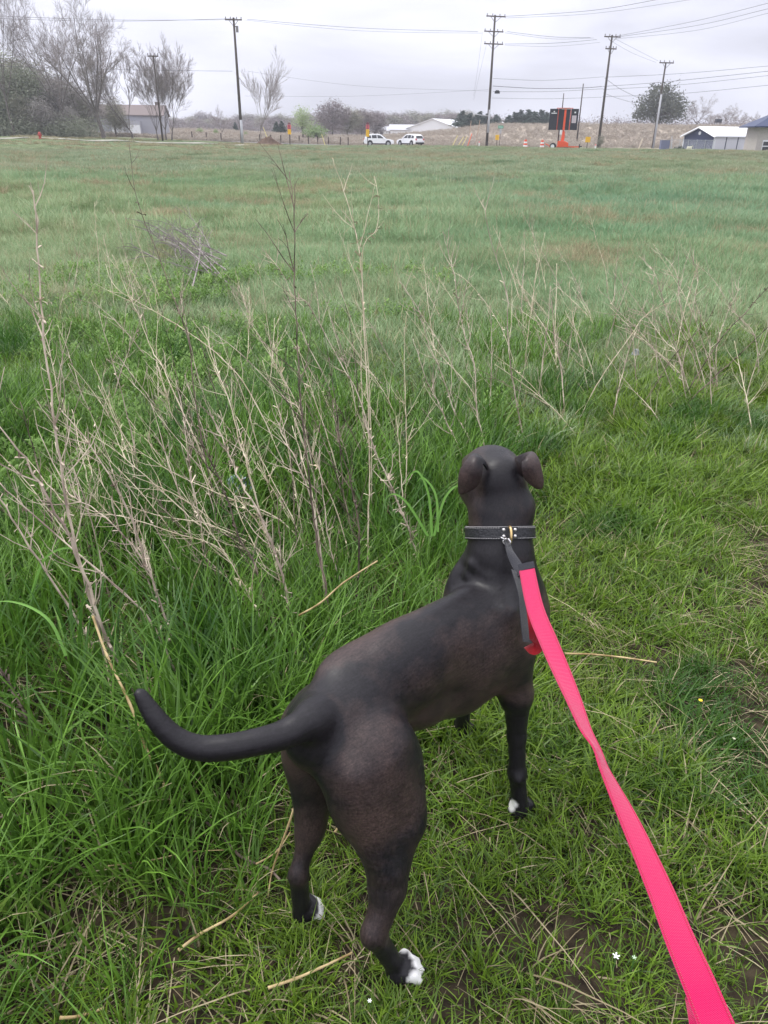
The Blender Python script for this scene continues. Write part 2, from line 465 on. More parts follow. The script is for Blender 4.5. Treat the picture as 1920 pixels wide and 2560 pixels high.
def leafy(name):
    V = []; F = []; A = []
    for st in range(7):
        a = rg.random() * 6.28; r_ = .09 * math.sqrt(rg.random()); b0 = np.array([r_ * math.cos(a), r_ * math.sin(a), 0.]); hh = rg.uniform(.08, .20)
        ph = rg.random() * 6.28; sh_ = rg.random()
        for k in range(11):
            z = hh * (k + 1) / 11; ph += 2.4; L = .06 * rg.uniform(.7, 1.2) * (1.1 - .3 * k / 11); up = .75 + .9 * k / 11
            d = np.array([math.cos(ph), math.sin(ph), up]); d /= np.linalg.norm(d); s_ = np.array([-math.sin(ph), math.cos(ph), 0])
            o = len(V); p = b0 + np.array([0, 0, z])
            for t, w in ((0, .12), (.35, 1.), (.7, .7), (1., .04)):
                q = p + d * L * t + np.array([0, 0, -.02 * t * t]); V.append(q - s_ * w * .0085); V.append(q + s_ * w * .0085); A += [sh_ * .6 + .4 * k / 11] * 2
            for s in range(3): F.append((o + 2 * s, o + 2 * s + 1, o + 2 * s + 3, o + 2 * s + 2))
    return np_mesh(name, V, np.array(F), M_broad, attrs={'shade': A}, link=False)
leafs = [leafy('leafy shoot') for _ in range(5)]

DENS = 1.0
def zz(x, y, o=0.0): return np.stack([x, y, ground(x, y) + o], 1)
# tall grass, near left
x, y = field_points(.0, 6.5, 260 * DENS, 21, 1.2, lambda x, y: sst(.10, -.12, path_side(x, y)) * (1 - .65 * sst(2.6, 5.5, y)) * (.25 + .75 * sst(.32, .5, vnoise(x, y, 2.2, 8))))
scl = (.62 + .6 * vnoise(x, y, 1.3, 2)) * (.60 + .40 * sst(.0, -.4, path_side(x, y))) * (1 - .25 * sst(3.5, 6, y))
scatter('tall_grass', zz(x, y), scl, tall, seed=2)
# short grass on the mown strip and under the tall grass
x, y = field_points(.0, 6.5, 760 * DENS, 22, 1.2, lambda x, y: (.30 + .70 * sst(-.12, .05, path_side(x, y))) * (1 - .5 * sst(3, 6, y)) * (.38 + .62 * sst(.28, .48, vnoise(x, y, 3.1, 3) * .5 + vnoise(x, y, 8.0, 4) * .5)))
scl = (.42 + .85 * vnoise(x, y, 2.6, 6)) * (1 + .9 * sst(2.0, 5.0, y) * 1.0)
scatter('short_grass', zz(x, y), scl, short, seed=3)
x, y = field_points(.0, 5, 70 * DENS, 23, 1.2)
scatter('thatch', zz(x, y, -.004), .7 + .6 * np.random.default_rng(1).random(len(x)), flatv, seed=4)
# grass pushed up round the dog's paws
x = []; y = []; rp = np.random.default_rng(40)
for cx_, cy_ in ((.055, .90), (-.15, 1.03), (.34, 1.30), (.225, 1.57)):
    a = rp.uniform(0, 6.28, 26); d_ = rp.uniform(.030, .085, 26); x.append(cx_ + d_ * np.cos(a)); y.append(cy_ + d_ * np.sin(a))
x = np.concatenate(x); y = np.concatenate(y)
scatter('grass_at_paws', zz(x, y), rp.uniform(.35, .75, len(x)), short, seed=12)
# leafy weeds
x, y = field_points(1.9, 9, 60 * DENS, 24, .4, lambda x, y: sst(.48, .66, vnoise(x, y, .9, 12)) * sst(.1, -.3, path_side(x, y)) * sst(.9, .3, x))
scatter('leafy_weeds', zz(x, y), .6 + .5 * np.random.default_rng(2).random(len(x)), leafs, seed=5)
# meadow
x, y = field_points(3.4, 13, 150 * DENS, 25, 2.2, lambda x, y: sst(3.2, 6, y) * (.55 + .45 * sst(.3, .5, vnoise(x, y, 1.1, 15))))
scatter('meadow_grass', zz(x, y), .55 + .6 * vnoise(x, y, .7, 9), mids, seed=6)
x, y = field_points(12, 34, 34 * DENS, 26, 3)
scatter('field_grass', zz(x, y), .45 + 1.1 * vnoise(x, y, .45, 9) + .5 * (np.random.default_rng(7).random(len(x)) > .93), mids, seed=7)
x, y = field_points(30, 128, 7.5 * DENS, 27, 6, lambda x, y: (1 - .6 * sst(60, 120, y)) * (1 - (np.abs(y - np.interp(x, [-75, -55, -40, -24, -16], [92, 96, 101, 108, 114])) < 2.2) * (x < -15)))
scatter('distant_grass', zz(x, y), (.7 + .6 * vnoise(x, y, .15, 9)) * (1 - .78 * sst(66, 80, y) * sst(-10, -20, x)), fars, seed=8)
x, y = field_points(4, 34, 10, 28, 2, lambda x, y: sst(.56, .76, vnoise(x, y, .45, 17)))
scatter('dead_grass', zz(x, y), .4 + .5 * np.random.default_rng(4).random(len(x)), deads, seed=9)
# pale dead clumps one can make out in the meadow
cl = [(2.0, 10.2, .8, 130, .62), (3.3, 11.4, .9, 120, .62), (2.7, 10.9, .9, 120, .7), (-4.4, 16.0, .45, 40, .8), (-10.2, 21, .7, 40, .9), (-12.3, 22, .6, 40, .8), (-8.6, 24, .7, 46, 1.), (-7.7, 25, .5, 40, 1.), (-13, 30, 1.0, 50, 1.), (3.8, 22, 1.4, 60, .6), (.8, 23, 1.2, 50, .6),
      (-2.6, 7.4, .35, 26, .42), (-1.9, 5.1, .3, 22, .36), (-3.1, 5.9, .3, 24, .4), (-.6, 5.6, .35, 24, .36), (.25, 5.9, .4, 26, .4), (.3, 4.6, .3, 22, .36), (-1.1, 4.2, .3, 20, .34), (-.2, 3.9, .3, 22, .34), (6, 14, .6, 30, .6), (4.4, 17, .5, 30, .6), (8.5, 20, .7, 26, .7), (-6, 12, .5, 26, .55), (-1, 15, .5, 24, .5), (-3.5, 20, .6, 26, .6), (10, 30, 1.2, 40, .9), (-2, 34, 1.5, 40, .9), (16, 40, 1.6, 40, 1.), (-18, 42, 1.6, 50, 1.1), (5, 46, 2, 50, 1.1), (-24, 55, 2, 50, 1.2)]
x = []; y = []; q_ = []; rc2 = np.random.default_rng(41)
for a, b_, r_, n_, s_ in cl:
    x.append(rc2.normal(a, r_ * .55, n_)); y.append(rc2.normal(b_, r_ * .6, n_)); q_.append(s_ * rc2.uniform(.5, 1.1, n_))
x = np.concatenate(x); y = np.concatenate(y); q_ = np.concatenate(q_)
scatter('dead_clumps', zz(x, y), q_, deads, seed=13)
x, y = field_points(30, 120, 3.6, 29, 4, lambda x, y: sst(.58, .74, vnoise(x, y * 2.2, .22, 19)))
scatter('distant_dead_grass', zz(x, y), .6 + .6 * np.random.default_rng(5).random(len(x)), fdead, seed=10)
HAZE = .0006
# ------------------------------------------------------------------ things beyond the field
def hx(px): return 340 + (px - 960) * math.tan(math.radians(ROLL))
def gp(px, Y, dz=0.0):
    p = at(px, hx(px), Y); return Vector((p.x, Y, gz(p.x, Y) + dz))
def up(px, py, Y): return at(px, py, Y).z

M_asph = mat('worn asphalt', (.16, .155, .15), .85, .2, (.22, .21, .20), .8)
M_grav = mat('gravel', (.30, .26, .21), .9, .1, (.42, .37, .30), 3)
def strip(name, cx, w, m, dz):
    V = []; F = []
    P = spline([list(c) for c in cx], 90)
    for i, p in enumerate(P):
        t = P[min(i + 1, len(P) - 1)] - P[max(i - 1, 0)]; t = t / np.linalg.norm(t)
        n_ = np.array([-t[1], t[0]])
        for s in (-1, -.33, .33, 1):
            q = p + n_ * s * w / 2; V.append((q[0], q[1], gz(q[0], q[1]) + dz))
    for i in range(len(P) - 1):
        for k in range(3): F.append((i * 4 + k, i * 4 + k + 1, (i + 1) * 4 + k + 1, (i + 1) * 4 + k))
    o = np_mesh(name, V, np.array(F), m); o['kind'] = 'structure'; return o
rc_ = [(-150, 178), (-95, 168), (-60, 156), (-35, 143), (-15, 134), (5, 130), (30, 129), (70, 128), (130, 128)]
strip('road_verge', rc_, 10, M_grav, .05)
strip('road', rc_, 6.6, M_asph, .09)
strip('path', [(-75, 92), (-55, 96), (-40, 101), (-24, 108), (-16, 114)], 3.2, mat('pale path', (.27, .26, .22), .9, .1, (.36, .35, .29), 2), .06)

# ---- bark, twigs and leaves
M_bark = mat('bark', (.12, .105, .10), .9, .1, (.18, .16, .15), 5)
M_bark_pale = mat('pale bark', (.16, .14, .125), .9, .1, (.22, .20, .18), 5)
M_twig = mat('twigs', (.22, .19, .185), .9, .1, (.31, .275, .265), .8)
M_twig_far = mat('distant twigs', (.22, .19, .195), .95, .05, (.30, .265, .265), .4)
M_twig_olive = mat('budding twigs', (.22, .215, .17), .95, .05, (.31, .30, .24), .4)
L_green = leaf_mat('spring leaves', [(.22, .30, .13), (.32, .41, .20), (.42, .50, .28)], trans=.3)
L_dull = leaf_mat('dull leaves', [(.18, .21, .14), (.27, .29, .21), (.36, .37, .29)], trans=.2)
L_dull2 = leaf_mat('grey brown buds', [(.21, .19, .18), (.29, .265, .25), (.37, .345, .325)], trans=.15)
L_ever = leaf_mat('evergreen needles', [(.020, .040, .028), (.032, .062, .042), (.05, .09, .06)], trans=.05)
L_brush = leaf_mat('dry brush', [(.26, .215, .175), (.37, .315, .26), (.47, .415, .35)], trans=.1)
L_shrub = leaf_mat('bright shrub', [(.17, .25, .10), (.25, .34, .15), (.33, .42, .20)], trans=.25)
L_shadetree = leaf_mat('budding maple', [(.075, .085, .055), (.11, .12, .08), (.15, .16, .115)], trans=.15)

def branchy(seed, H=10, fork=.25, spread=.45, limbs=5, r0=.22, levels=4, sub=6, tw=.018, upright=.5, thick=1.0, leader=False):
    """trunk tubes and twig tubes of a leafless tree of height H"""
    r = random.Random(seed); T = MB(); B = MB(); tips = []
    def grow(p, d, L, rad, lev):
        n_ = 4 if lev < 2 else (3 if lev < 4 else 2)
        pts = [Vector(p)]; q = Vector(p); dd = Vector(d)
        for i in range(n_):
            dd = (dd + Vector((r.gauss(0, .13), r.gauss(0, .13), r.gauss(0, .08) + .10 * upright))).normalized()
            q = q + dd * L / n_; pts.append(q.copy())
        rr_ = [max(rad * (1 - .62 * i / n_), tw * .5) for i in range(n_ + 1)]
        (T if lev < 2 else B).tube(pts, rr_, 6 if lev < 1 else (5 if lev < 2 else 3), cap=False)
        if lev >= levels: tips.append(pts[-1]); return
        k = limbs * (3 if leader else 1) if lev == 0 else sub
        a0 = r.random() * 6.28
        for i in range(k):
            t = ((.22 + .76 * (i / k) ** .9) if leader else (.75 + .25 * r.random())) if lev == 0 else (.25 + .75 * (i + r.random() * .6) / k)
            t = min(t, .999); s = t * n_; j = int(s); f = s - j
            b = pts[j].lerp(pts[j + 1], f)
            a = a0 + i * 2.4 + r.gauss(0, .3)
            dl = (pts[j + 1] - pts[j]).normalized(); u = dl.orthogonal().normalized(); w = dl.cross(u)
            an = spread * r.uniform(.6, 1.35)
            nd = (dl * math.cos(an) + (u * math.cos(a) + w * math.sin(a)) * math.sin(an)).normalized()
            LL = (H - b.z) * (r.uniform(.42, .62) if leader else r.uniform(.55, .85)) if lev == 0 else L * r.uniform(.42, .68) * (1.05 - .35 * t)
            grow(b, nd, max(LL, .35), max(rr_[j] * r.uniform(.45, .7), tw), lev + 1)
    grow((0, 0, -.3), (r.gauss(0, .02), r.gauss(0, .02), 1), H * (.80 if leader else fork), r0, 0)
    for q in tips:
        for k in range(1):
            d = Vector((r.gauss(0, .5), r.gauss(0, .5), r.uniform(.1, 1))).normalized() * r.uniform(.2, .55) * H / 16
            s = d.orthogonal().normalized() * tw * .5
            B.add([q - s, q + s, q + d], [(0, 1, 2)])
    return T, B, tips

def cloud(seed, blobs, n, size, thin=1.0, jit=.25):
    """n small faces spread in clumps through ellipsoidal blobs"""
    rr = np.random.default_rng(seed)
    bl = np.array(blobs, float); vol = bl[:, 3] * bl[:, 4] * bl[:, 5]
    # clumps on and in the blobs
    nc = max(n // 14, 8)
    b = rr.choice(len(bl), nc, p=vol / vol.sum())
    d = rr.normal(size=(nc, 3)); d /= np.linalg.norm(d, axis=1, keepdims=True)
    rad = rr.random(nc) ** .45
    C = bl[b, :3] + d * bl[b, 3:6] * rad[:, None] * rr.uniform(.8, 1.12, (nc, 1))
    k = rr.integers(0, nc, n)
    P = C[k] + rr.normal(size=(n, 3)) * jit * bl[b[k], 3:6].mean(1, keepdims=True)
    a = rr.normal(size=(n, 3)); a /= np.linalg.norm(a, axis=1, keepdims=True)
    a[:, 2] = a[:, 2] * .7 + .25 * (thin < 1)
    c = np.cross(a, rr.normal(size=(n, 3))); c /= np.linalg.norm(c, axis=1, keepdims=True)
    s = size * rr.uniform(.6, 1.4, (n, 1))
    V = np.stack([P - a * s - c * s * thin * .5, P - a * s * .2 + c * s * thin, P + a * s, P + a * s * .2 - c * s * thin], 1).reshape(-1, 3)
    F = np.arange(n * 4).reshape(n, 4)
    sh = np.repeat(np.clip(rr.random(nc)[k] * .7 + rr.random(n) * .3, 0, 1), 4)
    return V, F, sh

TREES = {}
def bare_tree(px, Y, pytop, key, label, cat='tree', group=None, rz=None, kind=0, wid=1.0, bark=None, twig=None, params=None):
    base = gp(px, Y); Ht = up(px, pytop, Y) - base.z
    if key not in TREES:
        T, B, _ = branchy(**params)
        t = T.build('trunk', bark or M_bark, smooth=True); c = B.build('crown', twig or M_twig)
        TREES[key] = (t.data, c.data, params['H'])
        root = empty('bare_tree'); t.parent = root; c.parent = root
    else:
        td, cd, _ = TREES[key]; root = empty('bare_tree')
        for nm, d in (('trunk', td), ('crown', cd)):
            q = bpy.data.objects.new(nm, d); COL.objects.link(q); q.parent = root
    root.location = base; root.rotation_euler[2] = rz if rz is not None else random.Random(px).random() * 6.28
    s = Ht / TREES[key][2]; root.scale = (s * wid, s * wid, s)
    return tag(root, label, cat, group)
def leafy_tree(name, px, Y, pytop, key, label, m, cat='tree', group=None, blobs=None, n=1500, size=.16, H=10, thin=.8, wid=1.0, r0=.18, bark=None, seed=1, jit=.2, sink=0.0):
    base = gp(px, Y, -sink); Ht = up(px, pytop, Y) - base.z
    root = empty(name)
    if key not in TREES:
        V, F, sh = cloud(seed, blobs, n, size, thin, jit)
        c = np_mesh('crown', V, F, m, smooth=False, attrs={'shade': sh}, parent=root)
        mb = MB(); r = random.Random(seed)
        top = max(b[2] for b in blobs)
        mb.tube([(0, 0, -.3), (r.gauss(0, .08), r.gauss(0, .08), H * .3), (r.gauss(0, .15), r.gauss(0, .15), top)], [r0, r0 * .75, r0 * .25], 6)
        for i in range(7):
            b = r.choice(blobs); z = r.uniform(.2, .5) * H
            mb.tube([(0, 0, z), (b[0] * .5, b[1] * .5, (z + b[2]) / 2), (b[0], b[1], b[2])], [r0 * .45, r0 * .3, r0 * .1], 4)
        t = mb.build('trunk', bark or M_bark, parent=root, smooth=True)
        TREES[key] = (t.data, c.data, H)
    else:
        td, cd, _ = TREES[key]
        for nm, d in (('trunk', td), ('crown', cd)):
            q = bpy.data.objects.new(nm, d); COL.objects.link(q); q.parent = root
    root.location = base; root.rotation_euler[2] = random.Random(int(px * 7)).random() * 6.28
    s = Ht / H; root.scale = (s * wid, s * wid, s)
    return tag(root, label, cat, group)

big = dict(seed=4, H=16, fork=.24, spread=.50, limbs=7, r0=.34, levels=5, sub=5, tw=.013, upright=.42)
big2 = dict(seed=9, H=16, fork=.30, spread=.50, limbs=6, r0=.28, levels=5, sub=5, tw=.013, upright=.5)
slim = dict(seed=15, H=12, fork=.15, spread=.36, limbs=5, r0=.15, levels=5, sub=5, tw=.014, upright=1.0)
low = dict(seed=23, H=9, fork=.18, spread=.62, limbs=5, r0=.22, levels=5, sub=5, tw=.014, upright=.2)
bare_tree(258, 112, -12, 'big', 'tallest bare maple on the lawn, its dark trunk left of the far house', params=big, wid=1.0, rz=2.2)
bare_tree(160, 118, 8, 'big2', 'tall bare tree with a wide V of limbs at the edge of the left wood', params=big2, wid=.95, rz=.6)
bare_tree(38, 116, -90, 'big2', 'bare tree nearest the left edge rising above the green wood', params=big2, wid=.6, rz=3.0)
bare_tree(205, 124, 120, 'low', 'low dark bare tree leaning between the two tall bare trees', params=low, wid=.95, rz=1.0)
bare_tree(330, 122, 88, 'slim', 'slender bare tree standing in front of the far house', params=slim, wid=1.15, rz=4.0)
bare_tree(395, 116, 118, 'slim2', 'left stem of the bare clump beside the small pole', params=dict(slim, seed=31, spread=.42), wid=1.0, rz=1.0)
bare_tree(414, 116, 100, 'slim', 'middle stem of the bare clump beside the small pole', params=slim, wid=.95, rz=2.6)
bare_tree(428, 116, 122, 'slim2', 'right stem of the bare clump leaning out over the lawn', params=slim, wid=1.0, rz=5.2)
bare_tree(655, 150, 146, 'slim3', 'thin pale bare tree between the tall pole and the light green tree', params=dict(slim, seed=47, spread=.30, fork=.2, limbs=7, levels=4, sub=6, r0=.12, upright=.6), wid=.95, rz=0.4, bark=M_bark_pale, twig=mat('pale twigs', (.27, .24, .22), .9, .1))
bare_tree(555, 170, 268, 'low', 'small bare tree on the brown field just left of the tall pole', params=low, wid=.8)

# the wood at the left edge
wood = [(75, 121, 150), (100, 127, 132), (150, 124, 185), (30, 130, 118), (-60, 130, 120), (-15, 126, 150), (12, 134, 128), (40, 122, 140), (66, 128, 145), (92, 124, 168), (118, 130, 158), (140, 122, 205), (168, 128, 190), (196, 126, 215), (225, 132, 222), (20, 119, 205), (62, 118, 225), (110, 117, 240), (-40, 118, 220), (290, 138, 232), (180, 119, 262)]
wb = [(0, 0, 6.2, 2.2, 2.2, 3.2), (1.0, .5, 4.0, 2.0, 2.0, 2.6), (-1.1, -.4, 4.6, 1.9, 1.9, 2.8), (.2, -1.0, 2.6, 2.2, 2.2, 2.0)]
for i, (px, Y, pt) in enumerate(wood):
    k = i % 3
    leafy_tree('woodland_tree', px, Y, pt, 'wood%d' % k, ['olive green budding tree in the wood at the left edge', 'grey brown twiggy tree in the wood at the left edge', 'grey brown budding tree in the wood at the left edge'][k],
               [L_dull, M_twig_olive, L_dull2][k], group=['olive trees of the left wood', 'twiggy trees of the left wood', 'dull trees of the left wood'][k], blobs=wb, n=[9000, 7000, 9000][k], size=[.10, .30, .10][k], H=9.5, thin=[.8, .10, .8][k], seed=50 + k, jit=.22, wid=1.35)
V, F, sh = cloud(77, [(gp(p, 116).x, 117, gz(gp(p, 116).x, 117) + .9, 2.6, 2.0, 1.5) for p in range(-60, 240, 22)], 16000, .09, .7, .3)
tag(np_mesh('undergrowth', V, F, L_dull, smooth=False, attrs={'shade': sh}), kind='stuff')

hz = bpy.data.objects.new('haze', bpy.data.meshes.new('haze')); COL.objects.link(hz); hz['kind'] = 'stuff'
_b = MB(); _b.box((0, 240, 14.5), (1100, 560, 33)); hz.data.from_pydata(_b.v, [], _b.f)
_m = bpy.data.materials.new('haze'); _m.use_nodes = True; _n = _m.node_tree.nodes; _n.clear()
_o = _n.new('ShaderNodeOutputMaterial'); _v = _n.new('ShaderNodeVolumePrincipled'); _v.inputs['Color'].default_value = (.90, .92, 1, 1); _v.inputs['Density'].default_value = HAZE; _v.inputs['Anisotropy'].default_value = .2
_m.node_tree.links.new(_v.outputs[0], _o.inputs['Volume']); hz.data.materials.append(_m)
# light green tree, brown trees, bushes in the middle
vb = [(0, 0, 6.6, 1.6, 1.6, 2.4), (.8, .3, 4.4, 1.7, 1.7, 1.9), (-.9, -.3, 4.6, 1.6, 1.6, 2.0)]
leafy_tree('leafing_tree', 757, 165, 263, 'green', 'light green leafing tree standing alone in the middle of the skyline', L_green, blobs=vb, n=3000, size=.12, H=9, thin=.6, seed=61, jit=.22, wid=1.6)
rb = [(0, 0, 2.6, 2.4, 2.2, 2.0), (1.8, 0, 2.2, 1.6, 1.6, 1.6), (-1.8, .2, 2.1, 1.6, 1.6, 1.5)]
leafy_tree('bush', 790, 160, 306, 'bush', 'yellow green rounded bush at the foot of the light green tree', L_shrub, 'bush', blobs=rb, n=1500, size=.15, H=4.8, seed=62, jit=.2, wid=1.6)
leafy_tree('bush', 500, 168, 296, 'bush', 'left one of the two bright green bushes on the brown field', L_shrub, 'bush')
leafy_tree('bush', 540, 168, 300, 'bush', 'right one of the two bright green bushes on the brown field', L_shrub, 'bush', wid=.8)
leafy_tree('bush', 615, 172, 312, 'bush', 'bright green bush just right of the tall pole', L_shrub, 'bush', wid=.8)
ob = [(0, 0, 6.6, 3.0, 3.0, 2.4), (2.4, .5, 5.0, 2.4, 2.4, 2.4), (-2.4, -.5, 5.2, 2.4, 2.4, 2.4), (0, 0, 3.0, 3.4, 3.2, 1.8)]
tb = [('twig_a', M_twig_far), ('twig_b', M_twig_olive), ('twig_c', M_twig)]
for i, (px, Y, pt, lab) in enumerate([(832, 190, 250, 'taller brown twiggy tree right of the light green tree'), (868, 196, 268, 'rounded brown tree behind the left orange sign post'), (905, 200, 270, 'brown tree behind the white car'), (940, 205, 276, 'small brown tree left of the white sheds')]):
    k = i % 3
    leafy_tree('brown_tree', px, Y, pt, tb[k][0], lab, tb[k][1], blobs=ob, n=4600, size=.42, H=9, thin=.13, seed=70 + k, jit=.22, wid=1.15)
# skyline wood, each crown its own
rs = random.Random(8)
lab_ = {0: 'grey brown leafless tree in the far wood along the horizon', 1: 'olive budding tree in the far wood along the horizon', 2: 'dark leafless tree in the far wood along the horizon'}
px = -60
i = 0
while px < 2000:
    in_right = px > 1270
    top = np.interp(px, [-60, 420, 520, 700, 960, 1000, 1150, 1250, 1300, 1560, 1600, 2000], [280, 284, 290, 286, 280, 276, 276, 300, 316, 314, 318, 316]) + rs.uniform(-9, 6) + (rs.random() < .12) * -14
    Y = rs.uniform(300, 420)
    k = i % 3
    wh = ['left of the tall dark pole', 'between the pole and white sheds', 'behind the white sheds', 'behind the message board', 'beyond the hill at the right'][int(px > 600) + int(px > 930) + int(px > 1270) + int(px > 1500)]
    o = leafy_tree('skyline_tree', px, Y, top, tb[k][0], lab_[k].replace('in the far wood along the horizon', 'in the far wood ' + wh), tb[k][1], group=['grey', 'olive', 'dark'][k] + ' far trees ' + wh, wid=rs.uniform(1.2, 1.7))
    px += rs.uniform(12, 18); i += 1
V, F, sh = cloud(78, [(gp(p, 300).x, 300, gz(gp(p, 300).x, 300) + 1.6, 7, 5, 2.0) for p in range(-60, 2000, 34)], 42000, .34, .30, .22)
tag(np_mesh('far_scrub', V, F, M_twig_far, smooth=False, attrs={'shade': sh}), kind='stuff')
# evergreens
eb = [(0, 0, 8.6, .7, .7, 1.4), (0, 0, 6.6, 1.5, 1.5, 1.6), (0, 0, 4.6, 2.2, 2.2, 1.6), (0, 0, 2.6, 2.8, 2.8, 1.6)]
for i, (px, Y, pt, w) in enumerate([(1152, 212, 274, 1.0), (1172, 206, 280, 1.0), (1195, 210, 276, 1.15), (1216, 204, 282, 1.0), (1238, 214, 284, 1.1), (1284, 222, 278, 1.2), (1297, 226, 272, 1.0), (1318, 220, 271, 1.2), (1332, 224, 276, 1.0), (1348, 218, 272, 1.2), (1362, 222, 278, 1.1), (1268, 220, 286, 1.0), (1378, 226, 284, 1.1), (384, 190, 300, .8), (590, 215, 304, .6), (692, 200, 302, .7), (706, 200, 300, .7)]):
    leafy_tree('evergreen_tree', px, Y, pt, 'ever', 'dark pointed evergreen in a row on the horizon', L_ever, group='dark evergreens on the horizon', blobs=eb, n=3400, size=.26, H=10, thin=.5, wid=w * 2.2, seed=81, jit=.14)
# big spreading tree on the hill at the right and its neighbours
sb = [(0, 0, 6.4, 3.4, 3.2, 2.2), (3.0, .4, 4.6, 3.0, 2.8, 2.2), (-3.2, -.4, 4.4, 3.0, 2.8, 2.2), (.2, -.8, 3.0, 4.4, 3.6, 2.0), (1.2, .3, 7.4, 1.6, 1.6, 1.2), (4.4, 0, 2.6, 2, 2, 1.4), (-4.6, 0, 2.6, 1.9, 2, 1.4)]
leafy_tree('spreading_tree', 1638, 205, 203, 'spread', 'big spreading budding tree on the hill behind the leaning pole', L_shadetree, blobs=sb, n=7600, size=.19, H=8.8, thin=.7, seed=90, jit=.17, r0=.5)
bare_tree(1736, 210, 240, 'low', 'bare tree beside the big spreading tree on the hill', params=low, wid=1.0, rz=2)
bare_tree(1803, 220, 262, 'low', 'rounded bare tree on the hill above the blue shed roof', params=low, wid=1.25, rz=3.3)
bare_tree(1838, 230, 274, 'low', 'bare tree on the hill between the shed and the brick corner', params=low, wid=1.1, rz=5)
bare_tree(1885, 230, 282, 'low', 'last bare tree on the hill before the right edge', params=low, wid=1.0, rz=.5)
bare_tree(1778, 235, 282, 'slim3', 'faint small bare tree on the hill left of the rounded one', params=slim, wid=1.4, rz=2.5)

# brush covering the brown hillside
x = []; rr = np.random.default_rng(14)
hxs = rr.uniform(-110, 110, 24000); hys = 137 + 75 * rr.random(24000) ** 1.3
m_ = np.abs(hxs) < .60 * hys * .9
hxs, hys = hxs[m_], hys[m_]
V = []; 
brt = []
for q in range(4):
    Vb, Fb, shb = cloud(100 + q, [(0, 0, .25, .55, .45, .32)], 60, .15, .18, .35)
    brt.append(np_mesh('brush clump', Vb, Fb, L_brush, smooth=False, attrs={'shade': shb}, link=False))
scatter('hill_brush', np.stack([hxs, hys, ground(hxs, hys)], 1), .6 + 1.0 * vnoise(hxs, hys, .12, 33) * rr.random(len(hxs)), brt, seed=31)
n_ = 9000; vx_ = rr.uniform(-90, 90, n_); vy_ = rr.uniform(118, 140, n_)
vm = (np.abs(vx_) < .52 * vy_) & (vnoise(vx_, vy_, .2, 3) > .35)
vx_, vy_ = vx_[vm], vy_[vm]

# ---- buildings
M_white = mat('white metal siding', (.74, .75, .77), .5, .3)
M_wroof = mat('white metal roof', (.80, .81, .84), .4, .4)
M_grey = mat('grey metal roof', (.46, .46, .49), .5, .4)
M_blue = mat('navy siding', (.028, .040, .095), .55, .3)
M_dark = mat('dark glass', (.02, .022, .028), .15, .6)
M_brick = mat('tan block wall', (.42, .38, .35), .85, .2, (.48, .44, .41), 4)
M_doorw = mat('roll up door', (.66, .66, .70), .5, .3)
M_rooff = mat('brown shingles', (.20, .165, .16), .85, .1)
def frame_of(o, loc, rz): o.location = loc; o.rotation_euler[2] = rz
def gable(root, L, W, he, hr, wm, rm, over=.35, th=.12, zb=-.8):
    """long axis X, gables at +-X"""
    mb = MB(); mb.prism([(-W / 2, zb), (W / 2, zb), (W / 2, he), (0, hr), (-W / 2, he)], -L / 2, L / 2, axis='X')
    mb.build('wall', wm, root)
    for s in (-1, 1):
        k = (hr - he) / (W / 2)
        r_ = MB(); y1 = s * (W / 2 + over); z1 = he - over * k
        r_.prism([(0, hr + .02), (y1, z1 + .02), (y1, z1 + .02 + th), (0, hr + .02 + th)], -L / 2 - over, L / 2 + over, axis='X')
        r_.build('roof', rm, root)
# blue shed
c0 = gp(1787, 128)
shed = empty('storage_shed', c0, 0, 'navy blue storage shed with white roof and white roll-up doors behind the fence', 'shed')
yaw = math.radians(22)
shed.rotation_euler[2] = yaw
L_, W_ = 10.2, 6.8
sh_in = empty('tmp'); bpy.data.objects.remove(sh_in)
def shedpt(a, b, z): return (a + L_ / 2 - .1, b + W_ / 2 - .1, z)
mb = MB(); he, hr_ = 1.95, 3.15
mb.prism([(b + W_ / 2, z) for b, z in [(-W_ / 2, -.8), (W_ / 2, -.8), (W_ / 2, he), (0, hr_), (-W_ / 2, he)]], 0, L_, axis='X')
mb.build('wall', M_blue, shed)
mb = MB()
mb.box((L_ / 2, -.03, .6), (L_ - .02, .05, 2.6)); mb.build('side_wall', M_white, shed)
for s in (-1, 1):
    k = (hr_ - he) / (W_ / 2); y1 = s * (W_ / 2 + .4); z1 = he - .4 * k
    q = MB(); q.prism([(W_ / 2, hr_ + .03), (W_ / 2 + y1, z1 + .03), (W_ / 2 + y1, z1 + .17), (W_ / 2, hr_ + .17)], -.4, L_ + .4, axis='X'); q.build('roof', M_wroof, shed)
q = MB()
for s in (-1, 1):
    a = Vector((-.43, W_ / 2, hr_ - .02)); b = Vector((-.43, W_ / 2 + s * (W_ / 2 + .4), he - .4 * (hr_ - he) / (W_ / 2) - .02)); q.tube([a, b], .10, 4)
q.build('gable_trim', M_wroof, shed)
q = MB(); q.box((-.04, .06, .6), (.1, .14, 2.6)); q.build('corner_trim', M_white, shed)
q = MB(); q.box((-.04, W_ - .06, .6), (.1, .14, 2.6)); q.build('corner_trim', M_white, shed)
q = MB(); q.tube([(-.06, W_ / 2, 2.35), (-.01, W_ / 2, 2.35)], .26, 14); q.build('round_vent', M_white, shed)
for i in range(4):
    q = MB(); cxd = 1.15 + i * 2.35
    for k in range(9): q.box((cxd, -.075, -.10 + k * .2), (1.9, .03, .185))
    q.build('roll_up_door', M_doorw, shed)
    q = MB(); q.box((cxd + 1.1, -.08, .6), (.16, .06, 2.4)); q.build('door_post', mat('door post', (.10, .11, .15), .6) if i == 0 else bpy.data.materials['door post'], shed)
